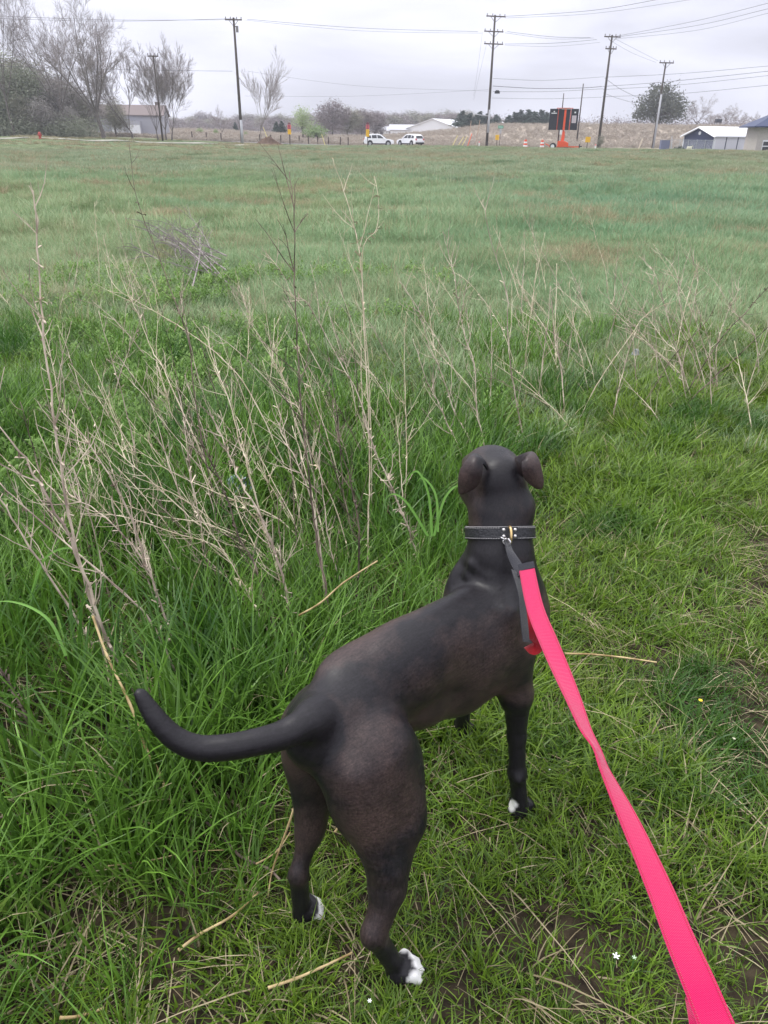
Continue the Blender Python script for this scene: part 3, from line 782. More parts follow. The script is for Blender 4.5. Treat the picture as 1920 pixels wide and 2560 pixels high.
# tan building with a blue hip roof at the right edge
c1 = gp(1893, 118)
of = empty('tan_building', c1, math.radians(-8), 'tan block building with a dark blue roof cut by the right edge', 'building')
q = MB(); q.box((4, 3, 1.2), (8, 6, 4.0)); q.build('wall', M_brick, of)
q = MB(); q.add([(-1.0, -1.0, 3.2), (9.0, -1.0, 3.2), (9.0, 7, 3.2), (-1, 7, 3.2), (3.2, 3, 5.3), (6, 3, 5.3), (-1.0, -1.0, 3.05), (9.0, -1.0, 3.05), (9.0, 7, 3.05), (-1, 7, 3.05)],
                [(0, 1, 5, 4), (1, 2, 5), (2, 3, 4, 5), (3, 0, 4), (6, 9, 8, 7), (0, 6, 7, 1), (1, 7, 8, 2), (2, 8, 9, 3), (3, 9, 6, 0)]); q.build('roof', M_blue, of)
q = MB(); q.box((1.35, -.03, .75), (1.1, .08, 1.4)); w_ = q.build('window', M_white, of)
q = MB(); q.box((1.35, -.09, 1.0), (.9, .04, .5)); q.build('pane', M_dark, w_)
q = MB(); q.box((1.35, -.09, .35), (.9, .04, .5)); q.build('pane', M_dark, w_)
# white farm sheds in the middle
def barn(px0, px1, Y, pyr, pye, label, wm, rm, W=8, rz=0, name='white_shed'):
    a, b = gp(px0, Y), gp(px1, Y); c = (a + b) / 2
    r_ = empty(name, c, rz, label, 'shed'); gable(r_, (b - a).length, W, up(px0, pye, Y) - c.z, up(px0, pyr, Y + W / 2) - c.z, wm, rm); return r_
b1 = barn(926, 972, 232, 317, 327, 'small white shed with a pale roof left of the long white shed', M_white, M_grey)
b2 = barn(976, 1072, 228, 313, 325, 'long low white farm shed behind the white cars', M_white, M_grey, 10)
for (r_, xs_) in ((b1, (-1.2, .6)), (b2, (4.6,))):
    for xx in xs_:
        q = MB(); q.box((xx, -(4 if r_ is b1 else 5) - .03, .9), (.8, .06, .9)); q.build('window', M_dark, r_)
a = gp(1108, 226); b3 = empty('white_barn', a, math.radians(62), 'white gabled barn with a bright roof half hidden by evergreens', 'barn')
gable(b3, 14, 15, up(1100, 322, 226) - a.z, up(1100, 299, 226) - a.z, M_white, M_wroof)
a = gp(1262, 232); b4 = empty('white_barn', a, math.radians(20), 'white roofed barn behind the evergreens right of the tallest pole', 'barn')
gable(b4, 9, 8, up(1262, 325, 232) - a.z, up(1262, 306, 232) - a.z, M_white, M_wroof)
# house among the left trees
a = gp(335, 160); hs = empty('house', a, math.radians(6), 'low house with a brown roof and white garage behind the bare trees', 'house')
gable(hs, 12.5, 7, up(335, 288, 160) - a.z, up(335, 264, 160) - a.z, mat('grey siding', (.36, .36, .40), .8), M_rooff)
q = MB(); q.box((-.4, -4.2, .6), (5.2, 1.6, 3.6)); q.build('garage', mat('grey lean-to', (.40, .40, .44), .7), hs)
for xx in (-1.9, 1.2):
    q = MB(); q.box((xx, -5.05, .75), (2.1, .08, 1.9)); q.build('garage_door', M_white, hs)
q = MB(); q.box((5.0, .6, 4.9), (.9, .7, 1.6)); q.build('chimney', M_rooff, hs)

# ---- poles and wires
M_pole = mat('weathered pole', (.060, .048, .042), .9, .15, (.10, .085, .075), 6, stretch=(1, 1, .15))
M_arm = mat('cross arm', (.11, .09, .08), .9, .1)
M_ins = mat('insulator', (.18, .17, .17), .4, .4)
M_palesh = mat('pale pole guard', (.42, .42, .44), .6, .2)
M_yel = mat('yellow plastic', (.80, .45, .03), .5, .3)
M_org = mat('orange paint', (.78, .10, .035), .5, .3)
M_wht = mat('white paint', (.78, .78, .78), .5, .3)
M_wire = mat('cable', (.10, .10, .12), .6, .2)
POLES = {}
def pole(px, Y, pytop, label, arms=(), r=.17, guard=None, rz=0.0, name='utility_pole'):
    b = gp(px, Y); H_ = up(px, pytop, Y) - b.z
    root = empty(name, b, rz, label, 'pole')
    q = MB(); q.tube([(0, 0, -.6), (0, 0, H_ * .5), (0, 0, H_)], [r * 1.05, r * .9, r * .65], 10); q.build('shaft', M_pole, root, smooth=True)
    for (py, half, off) in arms:
        z = up(px, py, Y) - b.z
        q = MB(); q.box((off, -.16, z), (half * 2, .13, .15)); am = q.build('cross_arm', M_arm, root)
        for s in (-.92, -.35, .4, .92):
            q = MB(); q.tube([(off + s * half, -.16, z + .05), (off + s * half, -.16, z + .20), (off + s * half, -.16, z + .34)], [.03, .075, .05], 8); q.build('insulator', M_ins, am)
        for s in (-1, 1):
            q = MB(); q.tube([(off + s * half * .55, -.17, z - .05), (0, -.17, z - .75)], .03, 4); q.build('brace', M_arm, am)
    if guard:
        z0, z1 = up(px, guard[1], Y) - b.z, up(px, guard[0], Y) - b.z
        q = MB(); q.tube([(.04, -.06, max(z0, 0)), (.04, -.06, z1)], [r * 1.02, r * .92], 10); q.build('guard', M_palesh, root, smooth=True)
    return root, H_
pA, hA = pole(604, 115, 44, 'tall dark utility pole left of the middle with a small top arm', [(50, 1.1, 0)], r=.20, guard=(300, 360))
q = MB(); q.tube([(.42, -.25, hA - 1.65), (.42, -.25, hA - .95)], [.17, .17], 12); q.build('transformer', M_ins, pA)
q = MB(); q.tube([(0, 0, hA - 1.0), (.42, -.25, hA - 1.0)], .05, 6); q.build('bracket', M_arm, pA)
pB, hB = pole(1218, 130, 37, 'tallest utility pole with three cross arms beside the yellow sign', [(41, 1.5, .1), (79, 1.5, -.1), (110, 1.5, 0)], r=.20, guard=(274, 332), rz=.25)
zl = up(1218, 290, 130) - pB.location.z
q = MB(); q.tube([(0, -.1, zl), (-1.2, -.1, zl + .10), (-2.3, -.1, zl + .22)], [.06, .06, .10], 6); q.build('lamp_arm', M_palesh, pB)
pC, hC = pole(1498, 126, 87, 'utility pole with two cross arms right of the message board trailer', [(92, 1.25, 0), (122, .85, 0)], r=.19, rz=.2)
pD, hD = pole(1635, 132, 155, 'utility pole with one cross arm and a pale lower half near the blue shed', [(157, 1.15, .05)], r=.17, guard=(235, 372), rz=.15)
pE, hE = pole(1443, 150, 209, 'plain thin pole between the message board and the two-armed pole', [], r=.13)
pF, hF = pole(1398, 170, 233, 'short thin pole showing above the message board', [], r=.13)
pG, hG = pole(405, 112, 139, 'small utility pole in front of the bare clump on the lawn', [(141, .7, 0)], r=.12)
def wire(pts, label, r=.022, group='overhead wires'):
    P = spline([list(at(a, b, Y)) for a, b, Y in pts], 26)
    q = MB(); q.tube([Vector(p) for p in P], r, 4, cap=False)
    return tag(q.build('overhead_wire', M_wire), label, 'wire', group)
WLS = ['upper wire running from the left edge to the top arm of the tall dark pole', 'second wire from the left edge, just under the upper one', 'low wire from the left edge ending on the middle of the tall dark pole', 'upper long wire from the tall dark pole to the tallest pole', 'lower long wire from the tall dark pole to the tallest pole', 'topmost wire climbing right from the tallest pole to the top edge', 'second topmost wire climbing right from the tallest pole', 'upper wire of the middle arm between the tallest and two-armed poles', 'lower wire of the middle arm between the tallest and two-armed poles', 'upper wire of the lowest arm between the tallest and two-armed poles', 'lower wire of the lowest arm between the tallest and two-armed poles', 'highest wire from the two-armed pole to the right edge', 'middle wire from the top of the two-armed pole to the right edge', 'lowest wire from the top of the two-armed pole to the right edge', 'upper wire sloping down from the two-armed pole to the one-armed pole', 'lower wire sloping down from the two-armed pole to the one-armed pole', 'thick sagging cable between the tallest and two-armed poles', 'thick cable continuing from the two-armed pole to the right edge', 'highest low wire between the tallest pole and the two-armed pole', 'highest low wire from the two-armed pole over the big spreading tree', 'thin wire just under the thick cable left of the two-armed pole', 'thin wire just under the thick cable right of the two-armed pole', 'lowest wire between the tallest pole and the two-armed pole', 'lowest wire from the two-armed pole to the right edge', 'thick service cable dropping right from the two-armed pole behind the tree', 'thin service cable dropping right below the thick one', 'left guy wire slanting down beside the tallest pole', 'second guy wire slanting down beside the tallest pole', 'faint wire sagging from the tall dark pole to the tallest pole', 'faintest level wire low across the middle of the sky']
for i, (pts, r) in enumerate([
    ([(-350, 22, 118), (0, 40, 117), (300, 50, 116), (578, 49, 115)], .020), ([(-350, 30, 119), (0, 46, 118), (300, 53, 117), (592, 46, 115)], .016),
    ([(-350, 150, 116), (0, 165, 115), (300, 174, 114), (581, 178, 114.5)], .018),
    ([(618, 48, 115), (900, 70, 122), (1195, 79, 130)], .020), ([(610, 50, 115), (900, 77, 122), (1205, 83, 130)], .014),
    ([(1262, 41, 130), (1480, 26, 120), (1680, -8, 108), (1900, -50, 100)], .024), ([(1262, 45, 130), (1480, 34, 120), (1720, 0, 108), (1950, -40, 100)], .016),
    ([(1268, 79, 130), (1380, 92, 128), (1476, 94, 126)], .022), ([(1262, 82, 130), (1380, 97, 128), (1484, 95, 126)], .016), ([(1262, 110, 130), (1380, 108, 128), (1492, 99, 126)], .022), ([(1262, 113, 130), (1380, 116, 128), (1500, 106, 126)], .014),
    ([(1538, 91, 126), (1740, 52, 116), (1920, 8, 106), (2100, -40, 98)], .020), ([(1538, 93, 126), (1740, 64, 116), (1920, 22, 106), (2100, -22, 98)], .020), ([(1530, 98, 126), (1740, 76, 116), (1920, 33, 106), (2100, -10, 98)], .016),
    ([(1538, 97, 126), (1590, 124, 129), (1645, 152, 132)], .016), ([(1520, 98, 126), (1580, 132, 129), (1640, 156, 132)], .014),
    ([(1232, 215, 130), (1340, 221, 128), (1450, 220, 127), (1506, 216, 126)], .034), ([(1508, 216, 126), (1660, 205, 118), (1920, 178, 108), (2100, 158, 102)], .024),
    ([(1232, 196, 130), (1360, 201, 128), (1510, 192, 126)], .018), ([(1512, 193, 126), (1700, 184, 118), (1920, 165, 108), (2100, 148, 102)], .020),
    ([(1232, 229, 130), (1370, 229, 128), (1508, 222, 126)], .020), ([(1508, 224, 126), (1700, 212, 118), (1920, 189, 108), (2100, 170, 102)], .020),
    ([(1230, 245, 130), (1370, 247, 128), (1504, 243, 126)], .018), ([(1506, 242, 126), (1700, 234, 118), (1920, 213, 108), (2100, 196, 102)], .020),
    ([(1512, 195, 126), (1550, 222, 140), (1594, 244, 150)], .030), ([(1508, 232, 126), (1545, 246, 140), (1588, 258, 150)], .024),
    ([(1206, 80, 130), (1196, 160, 135), (1184, 240, 140)], .012), ([(1216, 112, 130), (1200, 180, 136), (1184, 250, 142)], .012),
    ([(618, 178, 115), (900, 215, 122), (1224, 228, 130)], .010), ([(612, 240, 115), (900, 240, 122), (1224, 224, 130)], .010),
]):
    wire(pts, WLS[i], r)
# black splice box hanging by the tallest pole
b = at(1243, 231, 129.5)
q = MB(); q.box((0, 0, 0), (.75, .35, .32)); q.prism([(-.3, .16), (.3, .16), (.2, .28), (-.2, .28)], -.12, .12, axis='Y')
tag(q.build('splice_box', mat('black box', (.02, .02, .025), .5), loc=b), 'small black splice box hanging on the wire beside the tallest pole', 'box')

# ---- road furniture
def post_sign(px, Y, parts, pw, label, cat='sign', pybase=372):
    b = gp(px, Y); root = empty('road_sign', b, 0, label, cat)
    top = max(up(px, p[0], Y) for p in parts) - b.z
    q = MB(); q.box((0, .04, top / 2 - .3), (pw, pw, top + .6)); q.build('post', M_pole, root)
    for (p0, p1, w, m, nm) in parts:
        z1, z0 = up(px, p0, Y) - b.z, up(px, p1, Y) - b.z
        q = MB(); q.box((0, -.04, (z0 + z1) / 2), (w, .04, abs(z1 - z0))); q.build(nm, m, root, bevel=.01)
    return root, b
M_pinkp = mat('salmon panel', (.80, .20, .22), .6, .2)
M_maroon = mat('maroon lettering', (.22, .03, .06), .7)
for (px, lab) in ((724, 'left one of two tall narrow orange and yellow road work signs'), (919, 'narrow orange and yellow road work sign rising behind the white car')):
    r_, b = post_sign(px, 112, [(312, 323, .46, M_pinkp, 'upper_panel'), (323.2, 336 if px < 800 else 342, .46, M_yel, 'lower_panel')], .09, lab)
    for (py, w) in ((310, .2), (314.5, .30), (317.5, .26), (321, .34)):
        z = up(px, py, 112) - b.z
        q = MB(); q.box((0, -.075, z), (w, .02, .085)); q.build('lettering', M_maroon, r_)
    q = MB(); q.tube([(-.15, -.03, up(px, 310, 112) - b.z), (0, -.03, up(px, 306, 112) - b.z), (.15, -.03, up(px, 310, 112) - b.z)], .05, 6); q.build('flag_cap', M_maroon, r_)
post_sign(1243, 122, [(337, 350, .55, M_yel, 'panel')], .07, 'small yellow square sign right of the tallest pole')
post_sign(1470, 112, [(342, 356, .68, M_yel, 'panel')], .08, 'yellow square sign on a post left of the two-armed pole')
r_, b = post_sign(1250, 136, [(314, 321, .85, mat('street sign green', (.02, .30, .16), .5), 'name_plate'), (321.2, 334, .32, M_palesh, 'lower_plate')], .07, 'green street name sign on a pale post right of the tallest pole')
for i in range(4):
    q = MB(); q.box((-.28 + i * .18, -.07, up(1250, 317.5, 136) - b.z), (.11, .02, .12)); q.build('lettering', M_wht, r_)
# white marker posts
for (px, Y, p1, lab) in ((1199, 114, 354, 'white marker post left of the tallest pole'), (1491, 104, 361, 'white marker post with a pink cap at the foot of the two-armed pole')):
    b = gp(px, Y); root = empty('marker_post', b, 0, lab, 'post'); h_ = up(px, p1, Y) - b.z
    q = MB(); q.tube([(0, 0, -.2), (0, 0, h_ * .86)], .085, 8); q.build('shaft', M_wht, root)
    q = MB(); q.tube([(0, 0, h_ * .86), (0, 0, h_ * .97), (0, 0, h_)], [.095, .09, .04], 8); q.build('cap', M_pinkp, root)
# traffic drums
def drum():
    root = empty('traffic_drum')
    q = MB(); q.tube([(0, 0, -.05), (0, 0, .10)], [.36, .34], 14); q.build('rubber_base', M_dark, root)
    z = .10
    for i in range(5):
        q = MB(); r0, r1 = .30 - i * .028, .30 - (i + 1) * .028
        q.tube([(0, 0, z), (0, 0, z + .19)], [r0, r1 + .005], 14, cap=True); q.build('band', M_org if i % 2 == 0 else M_wht, root); z += .192
    q = MB(); q.tube([(-.09, 0, z), (-.07, 0, z + .07), (.07, 0, z + .07), (.09, 0, z)], .018, 5); q.build('handle', M_org, root)
    return root
for (px, lab) in ((1315, 'orange and white striped traffic drum standing alone left of the trailer'), (1357, 'orange and white striped traffic drum right beside the trailer wheel')):
    d_ = drum(); d_.location = gp(px, 104); tag(d_, lab, 'traffic drum')
# message board trailer, seen from behind
tY = 100
tc = gp(1405, tY); tr = empty('message_board_trailer', tc, math.radians(-10), 'orange trailer carrying a black electronic message board seen from behind', 'trailer')
def TZ(py): return up(1405, py, tY) - tc.z
z0, z1 = TZ(325), TZ(272)
M_blk = mat('black panel', (.022, .024, .034), .45, .35)
Mo2 = mat('orange frame', (.62, .09, .04), .5, .3)
for (x0, x1, yy) in ((-1.72, -.78, -.12), (-.70, -.04, 0), (.20, .66, 0), (.78, 1.62, -.12)):
    q = MB(); q.box(((x0 + x1) / 2, yy, (z0 + z1) / 2), (x1 - x0, .22, z1 - z0)); q.build('board_panel', M_blk, tr, bevel=.02)
for xx in (-.74, .72):
    q = MB(); q.box((xx, -.06, (z0 + z1) / 2 - .02), (.09, .16, z1 - z0 - .05)); q.build('upright', Mo2, tr)
q = MB(); q.box((.08, -.08, (z0 + z1) / 2 - .05), (.24, .2, z1 - z0)); q.build('spine', M_org, tr)
q = MB(); q.box((.0, -.04, z1 + .06), (1.9, .5, .07)); q.build('top_rail', Mo2, tr)
q = MB(); q.box((.12, -.14, z1 - .02), (1.0, .04, .09)); q.build('plate', M_wht, tr)
for (xx, zz_, w, h) in ((-1.22, z1 - .30, .14, .12), (-1.22, z1 - .47, .62, .09), (1.22, z1 - .38, .18, .16), (1.16, (z0 + z1) / 2 + .02, .50, .78)):
    q = MB(); q.box((xx, -.24, zz_), (w, .02, h)); q.build('decal', M_wht if h < .5 else mat('notice sheet', (.62, .55, .58), .7), tr)
q = MB()
for k in range(6): q.box((1.16, -.255, (z0 + z1) / 2 + .30 - k * .11), (.38, .012, .025))
tag(q.build('notice_lines', mat('grey print', (.3, .26, .3), .8), tr), kind='stuff')
q = MB(); q.box((-.42, .05, (.55 + z0) / 2), (.15, .15, z0 - .55)); q.build('mast', mat('dark mast', (.06, .03, .03), .6), tr)
q = MB(); q.box((.05, .05, (.9 + z0) / 2), (.13, .13, z0 - .9)); q.build('mast', bpy.data.materials['dark mast'], tr)
q = MB(); q.box((-.20, -.06, z0 - .24), (.30, .08, .48)); q.build('plate', M_wht, tr)
q = MB(); q.prism([(-.10, .9), (.22, .9), (.30, 1.3), (.25, 2.0), (-.02, 2.0)], -.1, .3, axis='Y'); q.build('lift_cover', M_org, tr)
q = MB(); q.prism([(-.48, .30), (.85, .30), (.80, .75), (.35, .95), (-.46, .95)], -.5, .5, axis='Y'); q.build('body', M_org, tr, bevel=.03)
q = MB(); q.box((.1, 0, .28), (3.0, .10, .12)); q.box((1.4, 0, .33), (1.4, .12, .12)); q.build('chassis', M_org, tr)
q = MB(); q.tube([(-1.9, 0, .62), (-1.3, 0, .40), (-1.5, 0, .25)], .06, 6); q.build('outrigger', M_org, tr)
q = MB(); q.tube([(2.15, 0, -.05), (2.15, 0, .62)], .06, 8); q.build('jack', M_blk, tr)
q = MB(); q.box((2.25, 0, .38), (.4, .12, .1)); q.build('hitch', M_blk, tr)
q = MB(); q.box((.75, -.3, .2), (.8, .5, .14)); q.build('tray', M_blk, tr)
def wheel(x, y, z, R, w, root, axis=(0, 1, 0)):
    a = Vector(axis).normalized(); c = Vector((x, y, z))
    u = a.orthogonal().normalized(); v = a.cross(u)
    q = MB(); vs = []; fs = []
    prof = [(R * .62, -w / 2), (R * .92, -w / 2), (R, -w * .3), (R, w * .3), (R * .92, w / 2), (R * .62, w / 2)]
    n_ = 20
    for k in range(n_):
        t = 2 * math.pi * k / n_
        for (rr_, hh) in prof: vs.append(c + (u * math.cos(t) + v * math.sin(t)) * rr_ + a * hh)
    for k in range(n_):
        k2 = (k + 1) % n_
        for j in range(6): fs.append((k * 6 + j, k2 * 6 + j, k2 * 6 + (j + 1) % 6, k * 6 + (j + 1) % 6))
    q.add(vs, fs); wo = q.build('wheel', mat('tyre rubber', (.015, .015, .017), .8) if 'tyre rubber' not in bpy.data.materials else bpy.data.materials['tyre rubber'], root, smooth=False)
    q = MB(); q.tube([c - a * w * .42, c + a * w * .42], R * .63, 16)
    q.build('rim', M_wht if root.name.startswith('message') else (bpy.data.materials.get('alloy') or mat('alloy', (.45, .45, .48), .35, .5, metal=.6)), wo)
    return wo
wheel(-1.0, -.75, .34, .40, .24, tr, (.45, 1, 0)); wheel(-.95, .75, .34, .40, .24, tr, (.45, 1, 0))
# white cars
M_car = mat('white car paint', (.80, .80, .83), .25, .5)
M_trim = mat('black car trim', (.02, .02, .022), .5, .3)
M_tail = mat('red tail lamp', (.45, .02, .03), .3, .5)
M_lamp = mat('clear lamp', (.6, .6, .62), .2, .6)
def suv(loc, rz, label):
    """nose towards +X"""
    r_ = empty('parked_car', loc, rz, label, 'car')
    lo = [(-2.30, .45), (-2.34, .80), (-2.28, 1.02), (-.2, 1.06), (1.02, 1.02), (1.75, .94), (2.22, .80), (2.32, .62), (2.30, .34), (1.85, .28), (-1.85, .28), (-2.25, .34)]
    def wrapped(outl, w0, w1, zs, ze):
        vs = []; n_ = len(outl)
        for s, inn in ((-1, 0), (1, 0)):
            for (x_, z_) in outl:
                t = min(max((z_ - zs) / (ze - zs), 0), 1); vs.append((x_, s * (w0 + (w1 - w0) * t), z_))
        fs = [tuple(range(n_))[::-1], tuple(range(n_, 2 * n_))] + [(i, (i + 1) % n_, (i + 1) % n_ + n_, i + n_) for i in range(n_)]
        return vs, fs
    q = MB(); q.add(*wrapped(lo, .92, .88, .5, 1.05)); q.build('body', M_car, r_, bevel=.06)
    hi = [(-2.26, 1.02), (-2.05, 1.42), (-1.80, 1.60), (-1.2, 1.68), (-.1, 1.68), (.35, 1.58), (1.12, 1.02)]
    q = MB(); q.add(*wrapped(hi, .86, .66, 1.02, 1.68)); q.build('cabin', M_car, r_, bevel=.05)
    for s in (-1, 1):
        for nm, poly in (('window', [(-1.86, 1.10), (-1.72, 1.42), (-1.30, 1.50), (-1.16, 1.10)]), ('window', [(-1.06, 1.08), (-1.12, 1.52), (-.38, 1.55), (-.32, 1.08)]), ('window', [(-.22, 1.08), (-.28, 1.55), (.20, 1.48), (.78, 1.08)])):
            n_ = len(poly); q = MB(); vs = []
            for d in (-.01, .015):
                for (x_, z_) in poly:
                    t = (z_ - 1.02) / .66; vs.append((x_, s * (.86 + (.66 - .86) * t + d), z_))
            q.add(vs, [tuple(range(n_)), tuple(range(n_, 2 * n_))[::-1]] + [(i, (i + 1) % n_, (i + 1) % n_ + n_, i + n_) for i in range(n_)]); q.build(nm, M_dark, r_)
        q = MB(); q.box((.72, s * .98, 1.08), (.18, .16, .14)); q.build('wing_mirror', M_car, r_, bevel=.03)
        q = MB(); q.box((-2.26, s * .74, .92), (.16, .26, .28)); q.build('tail_lamp', M_tail, r_, bevel=.02)
        q = MB(); q.box((2.14, s * .66, .78), (.24, .36, .14)); q.build('headlight', M_lamp, r_, bevel=.02)
        q = MB(); q.box((0, s * .90, .33), (2.2, .08, .14)); q.build('sill', M_trim, r_)
        for xx in (-1.38, 1.42):
            q = MB()
            q.tube([(xx, s * .80, .40), (xx, s * .925, .40)], .43, 18); q.build('wheel_arch', M_trim, r_)
            wheel(xx, s * .86, .36, .36, .20, r_)
    vs = [(-2.285, -.66, 1.10), (-2.285, .66, 1.10), (-2.07, .56, 1.45), (-2.07, -.56, 1.45)]
    q = MB(); q.add(vs + [(a_ + .04, b_, c_ - .03) for a_, b_, c_ in vs], [(0, 1, 2, 3), (7, 6, 5, 4), (0, 4, 5, 1), (1, 5, 6, 2), (2, 6, 7, 3), (3, 7, 4, 0)]); q.build('rear_window', M_dark, r_)
    vs = [(1.13, -.72, 1.05), (1.13, .72, 1.05), (.42, .60, 1.57), (.42, -.60, 1.57)]
    q = MB(); q.add([(a_ + .02, b_, c_ + .03) for a_, b_, c_ in vs] + vs, [(3, 2, 1, 0), (4, 5, 6, 7), (0, 1, 5, 4), (1, 2, 6, 5), (2, 3, 7, 6), (3, 0, 4, 7)]); q.build('windshield', M_dark, r_)
    q = MB(); q.box((-2.33, 0, .42), (.10, 1.6, .26)); q.build('bumper', M_trim, r_, bevel=.02)
    q = MB(); q.box((2.30, 0, .52), (.08, 1.2, .20)); q.build('grille', M_trim, r_)
    return r_
suv(gp(947, 128, .09), math.radians(3), 'white car in side view heading right on the far road')
suv(gp(1026, 129, .12) , math.radians(180 - 52), 'white car turned away behind the side-on white car, dark rear bumper at its right')

# field fence posts, dirt mound, stakes
rs = random.Random(5)
for i in range(13):
    px = 573 + i * 25 + rs.uniform(-4, 4) if i > 2 else 480 + i * 36
    b = gp(px, 139 - i * .2)
    q = MB(); q.tube([(0, 0, -.3), (rs.gauss(0, .03), 0, 1.25)], [.10, .09], 7)
    tag(q.build('fence_post', M_pole, loc=b), 'short dark wooden fence post in a row along the far side of the road', 'post', 'dark fence posts beyond the road')
md = gp(668, 122); q = []
nr, na = 9, 22; V = [(0, 0, 1.05)]; F = []
for i in range(1, nr):
    t = i / (nr - 1)
    for j in range(na):
        a = 2 * math.pi * j / na; r_ = 1 + .18 * math.sin(3 * a + 1) + .08 * rs.gauss(0, 1)
        V.append((t * 2.5 * r_ * math.cos(a), t * 1.6 * r_ * math.sin(a), 1.05 * (math.cos(t * math.pi) * .5 + .5) * (1 + .12 * rs.gauss(0, 1)) - .05))
mb = MB(); fs = [(0, 1 + j, 1 + (j + 1) % na) for j in range(na)]
for i in range(nr - 2):
    for j in range(na):
        a = 1 + i * na + j; b = 1 + i * na + (j + 1) % na; fs.append((a, a + na, b + na, b))
mb.add(V, fs)
tag(mb.build('dirt_mound', mat('bare dirt', (.09, .06, .045), .95, .05, (.15, .105, .08), 3, bump=.6), loc=md, smooth=True), 'low brown mound of bare dirt right of the tall dark pole', 'dirt mound')
def stake(a, b, Y, m, r, label, name='guy_guard', cat='stake', group=None, m2=None):
    p0, p1 = at(a[0], a[1], Y), at(b[0], b[1], Y + .6)
    p0 = Vector((p0.x, p0.y, gz(p0.x, p0.y) - .1))
    q = MB(); q.tube([p0, p0.lerp(p1, .5), p1], [r, r, r * .9], 7)
    return tag(q.build(name, m), label, cat, group)
M_lime = mat('faded yellow plastic', (.68, .58, .24), .6)
for a, b, m, lab in (((1128, 376), (1144, 339), M_lime, 'leftmost of the four slanting yellow guy wire guards'), ((1140, 374), (1159, 342), M_lime, 'second slanting yellow guy wire guard from the left'), ((1150, 372), (1168, 341), M_lime, 'third slanting yellow guy wire guard from the left'),
                     ((1166, 362), (1180, 334), M_org, 'faded orange slanting guy wire guard behind the yellow ones')):
    stake(a, b, 108, m, .045, lab)
for a, b, lab in (((1171, 340), (1178, 302), 'tall thin pale stake left of the tallest pole, nearer the barn'), ((1189, 336), (1200, 300), 'tall thin pale stake right beside the tallest pole')):
    stake(a, b, 118, mat('pale stake', (.45, .33, .26), .8), .05, lab)
for a, b, lab in (((675, 356), (658, 318), 'pale stake leaning left over the dirt mound'), ((814, 352), (804, 335), 'short pale stake leaning left of the white car')):
    stake(a, b, 124, M_lime, .05, lab)
# fallen timber braces by the pale pole
for k, (a, b, lab) in enumerate((((1596, 372), (1607, 346), 'rising leg of the pale timber brace left of the pale pole'), ((1606, 345), (1632, 372), 'long slanting leg of the pale timber brace left of the pale pole'), ((1630, 345), (1650, 372), 'pale timber leaning on the foot of the pale pole'))):
    stake(a, b, 124, mat('raw timber', (.50, .42, .33), .8) if 'raw timber' not in bpy.data.materials else bpy.data.materials['raw timber'], .10, lab, 'timber_brace', 'timber')
# chain link fence by the shed
fz = empty('chain_link_fence', gp(1735, 119), 0, 'chain link fence with steel posts in front of the blue shed', 'fence')
x0, x1 = gp(1680, 119).x - fz.location.x, gp(1786, 119).x - fz.location.x
M_galv = mat('galvanised wire', (.42, .43, .46), .5, .4, metal=.4)
q = MB()
n_ = 44
for i in range(n_):
    a_ = x0 + (x1 - x0) * i / n_
    q.tube([(a_, 0, 0), (min(a_ + 1.35, x1), 0, min(1.35, x1 - a_))], .008, 3, cap=False)
    q.tube([(a_, 0, min(1.35, x1 - a_)), (min(a_ + 1.35, x1), 0, 0)], .008, 3, cap=False)
tag(q.build('mesh_wire', M_galv, fz), kind='stuff')
q = MB(); q.tube([(x0, 0, 1.42), (x1, 0, 1.42)], .03, 6); q.build('top_rail', M_galv, fz)
for i in range(6):
    a_ = x0 + (x1 - x0) * i / 5; q = MB(); q.tube([(a_, 0, -.2), (a_, 0, 1.5)], .045, 7); q.build('post', M_galv, fz)
b = gp(1664, 120); root = empty('utility_cabinet', b, 0, 'blue grey utility cabinet at the left end of the chain link fence', 'cabinet')
q = MB(); q.box((0, 0, .60), (1.25, .8, 1.45)); q.build('body', mat('blue grey metal', (.17, .18, .27), .6), root, bevel=.03)
q = MB(); q.box((0, 0, 1.36), (1.35, .9, .08)); q.build('lid', mat('grey lid', (.3, .3, .36), .6), root)
for xx in (-.3, .3):
    q = MB(); q.box((xx, -.42, .62), (.52, .03, 1.2)); q.build('door', bpy.data.materials['blue grey metal'], root, bevel=.01)
stake((1680, 372), (1680, 340), 118, M_palesh, .06, 'tall pale end post beside the utility cabinet', 'end_post', 'post')
leafy_tree('bush', 1703, 115, 364, 'lowbush', 'low dark green bush at the left foot of the blue shed', L_ever, 'bush', blobs=[(0, 0, .5, .9, .6, .45), (.7, 0, .4, .6, .5, .35)], n=500, size=.08, H=1.0, seed=7, r0=.04)
b = gp(1727, 114); root = empty('wrapped_bale', b, 0, 'small cream coloured wrapped bundle on the verge before the blue shed', 'bundle')
q = MB(); q.box((0, 0, .30), (.62, .5, .62)); q.build('body', mat('cream wrap', (.62, .60, .46), .7), root, bevel=.12)
q = MB(); q.tube([(.2, 0, .6), (.42, 0, .72), (.5, 0, .5)], .04, 6); q.build('tie', bpy.data.materials['cream wrap'], root)
b = gp(1460, 108); q = MB(); q.prism([(-.42, -.1), (.42, -.1), (.36, .16), (.1, .22), (-.36, .18)], -.2, .2, axis='Y')
tag(q.build('concrete_block', M_wht, loc=b, bevel=.02), 'low white block in the grass between the trailer hitch and the yellow sign', 'block')
leafy_tree('bush', 1502, 112, 335, 'dbush', 'dark dry shrub right of the two-armed pole foot', M_twig_olive, 'bush', blobs=[(0, 0, 1.0, .5, .4, .7)], n=700, size=.10, H=1.8, thin=.2, seed=12, r0=.04)
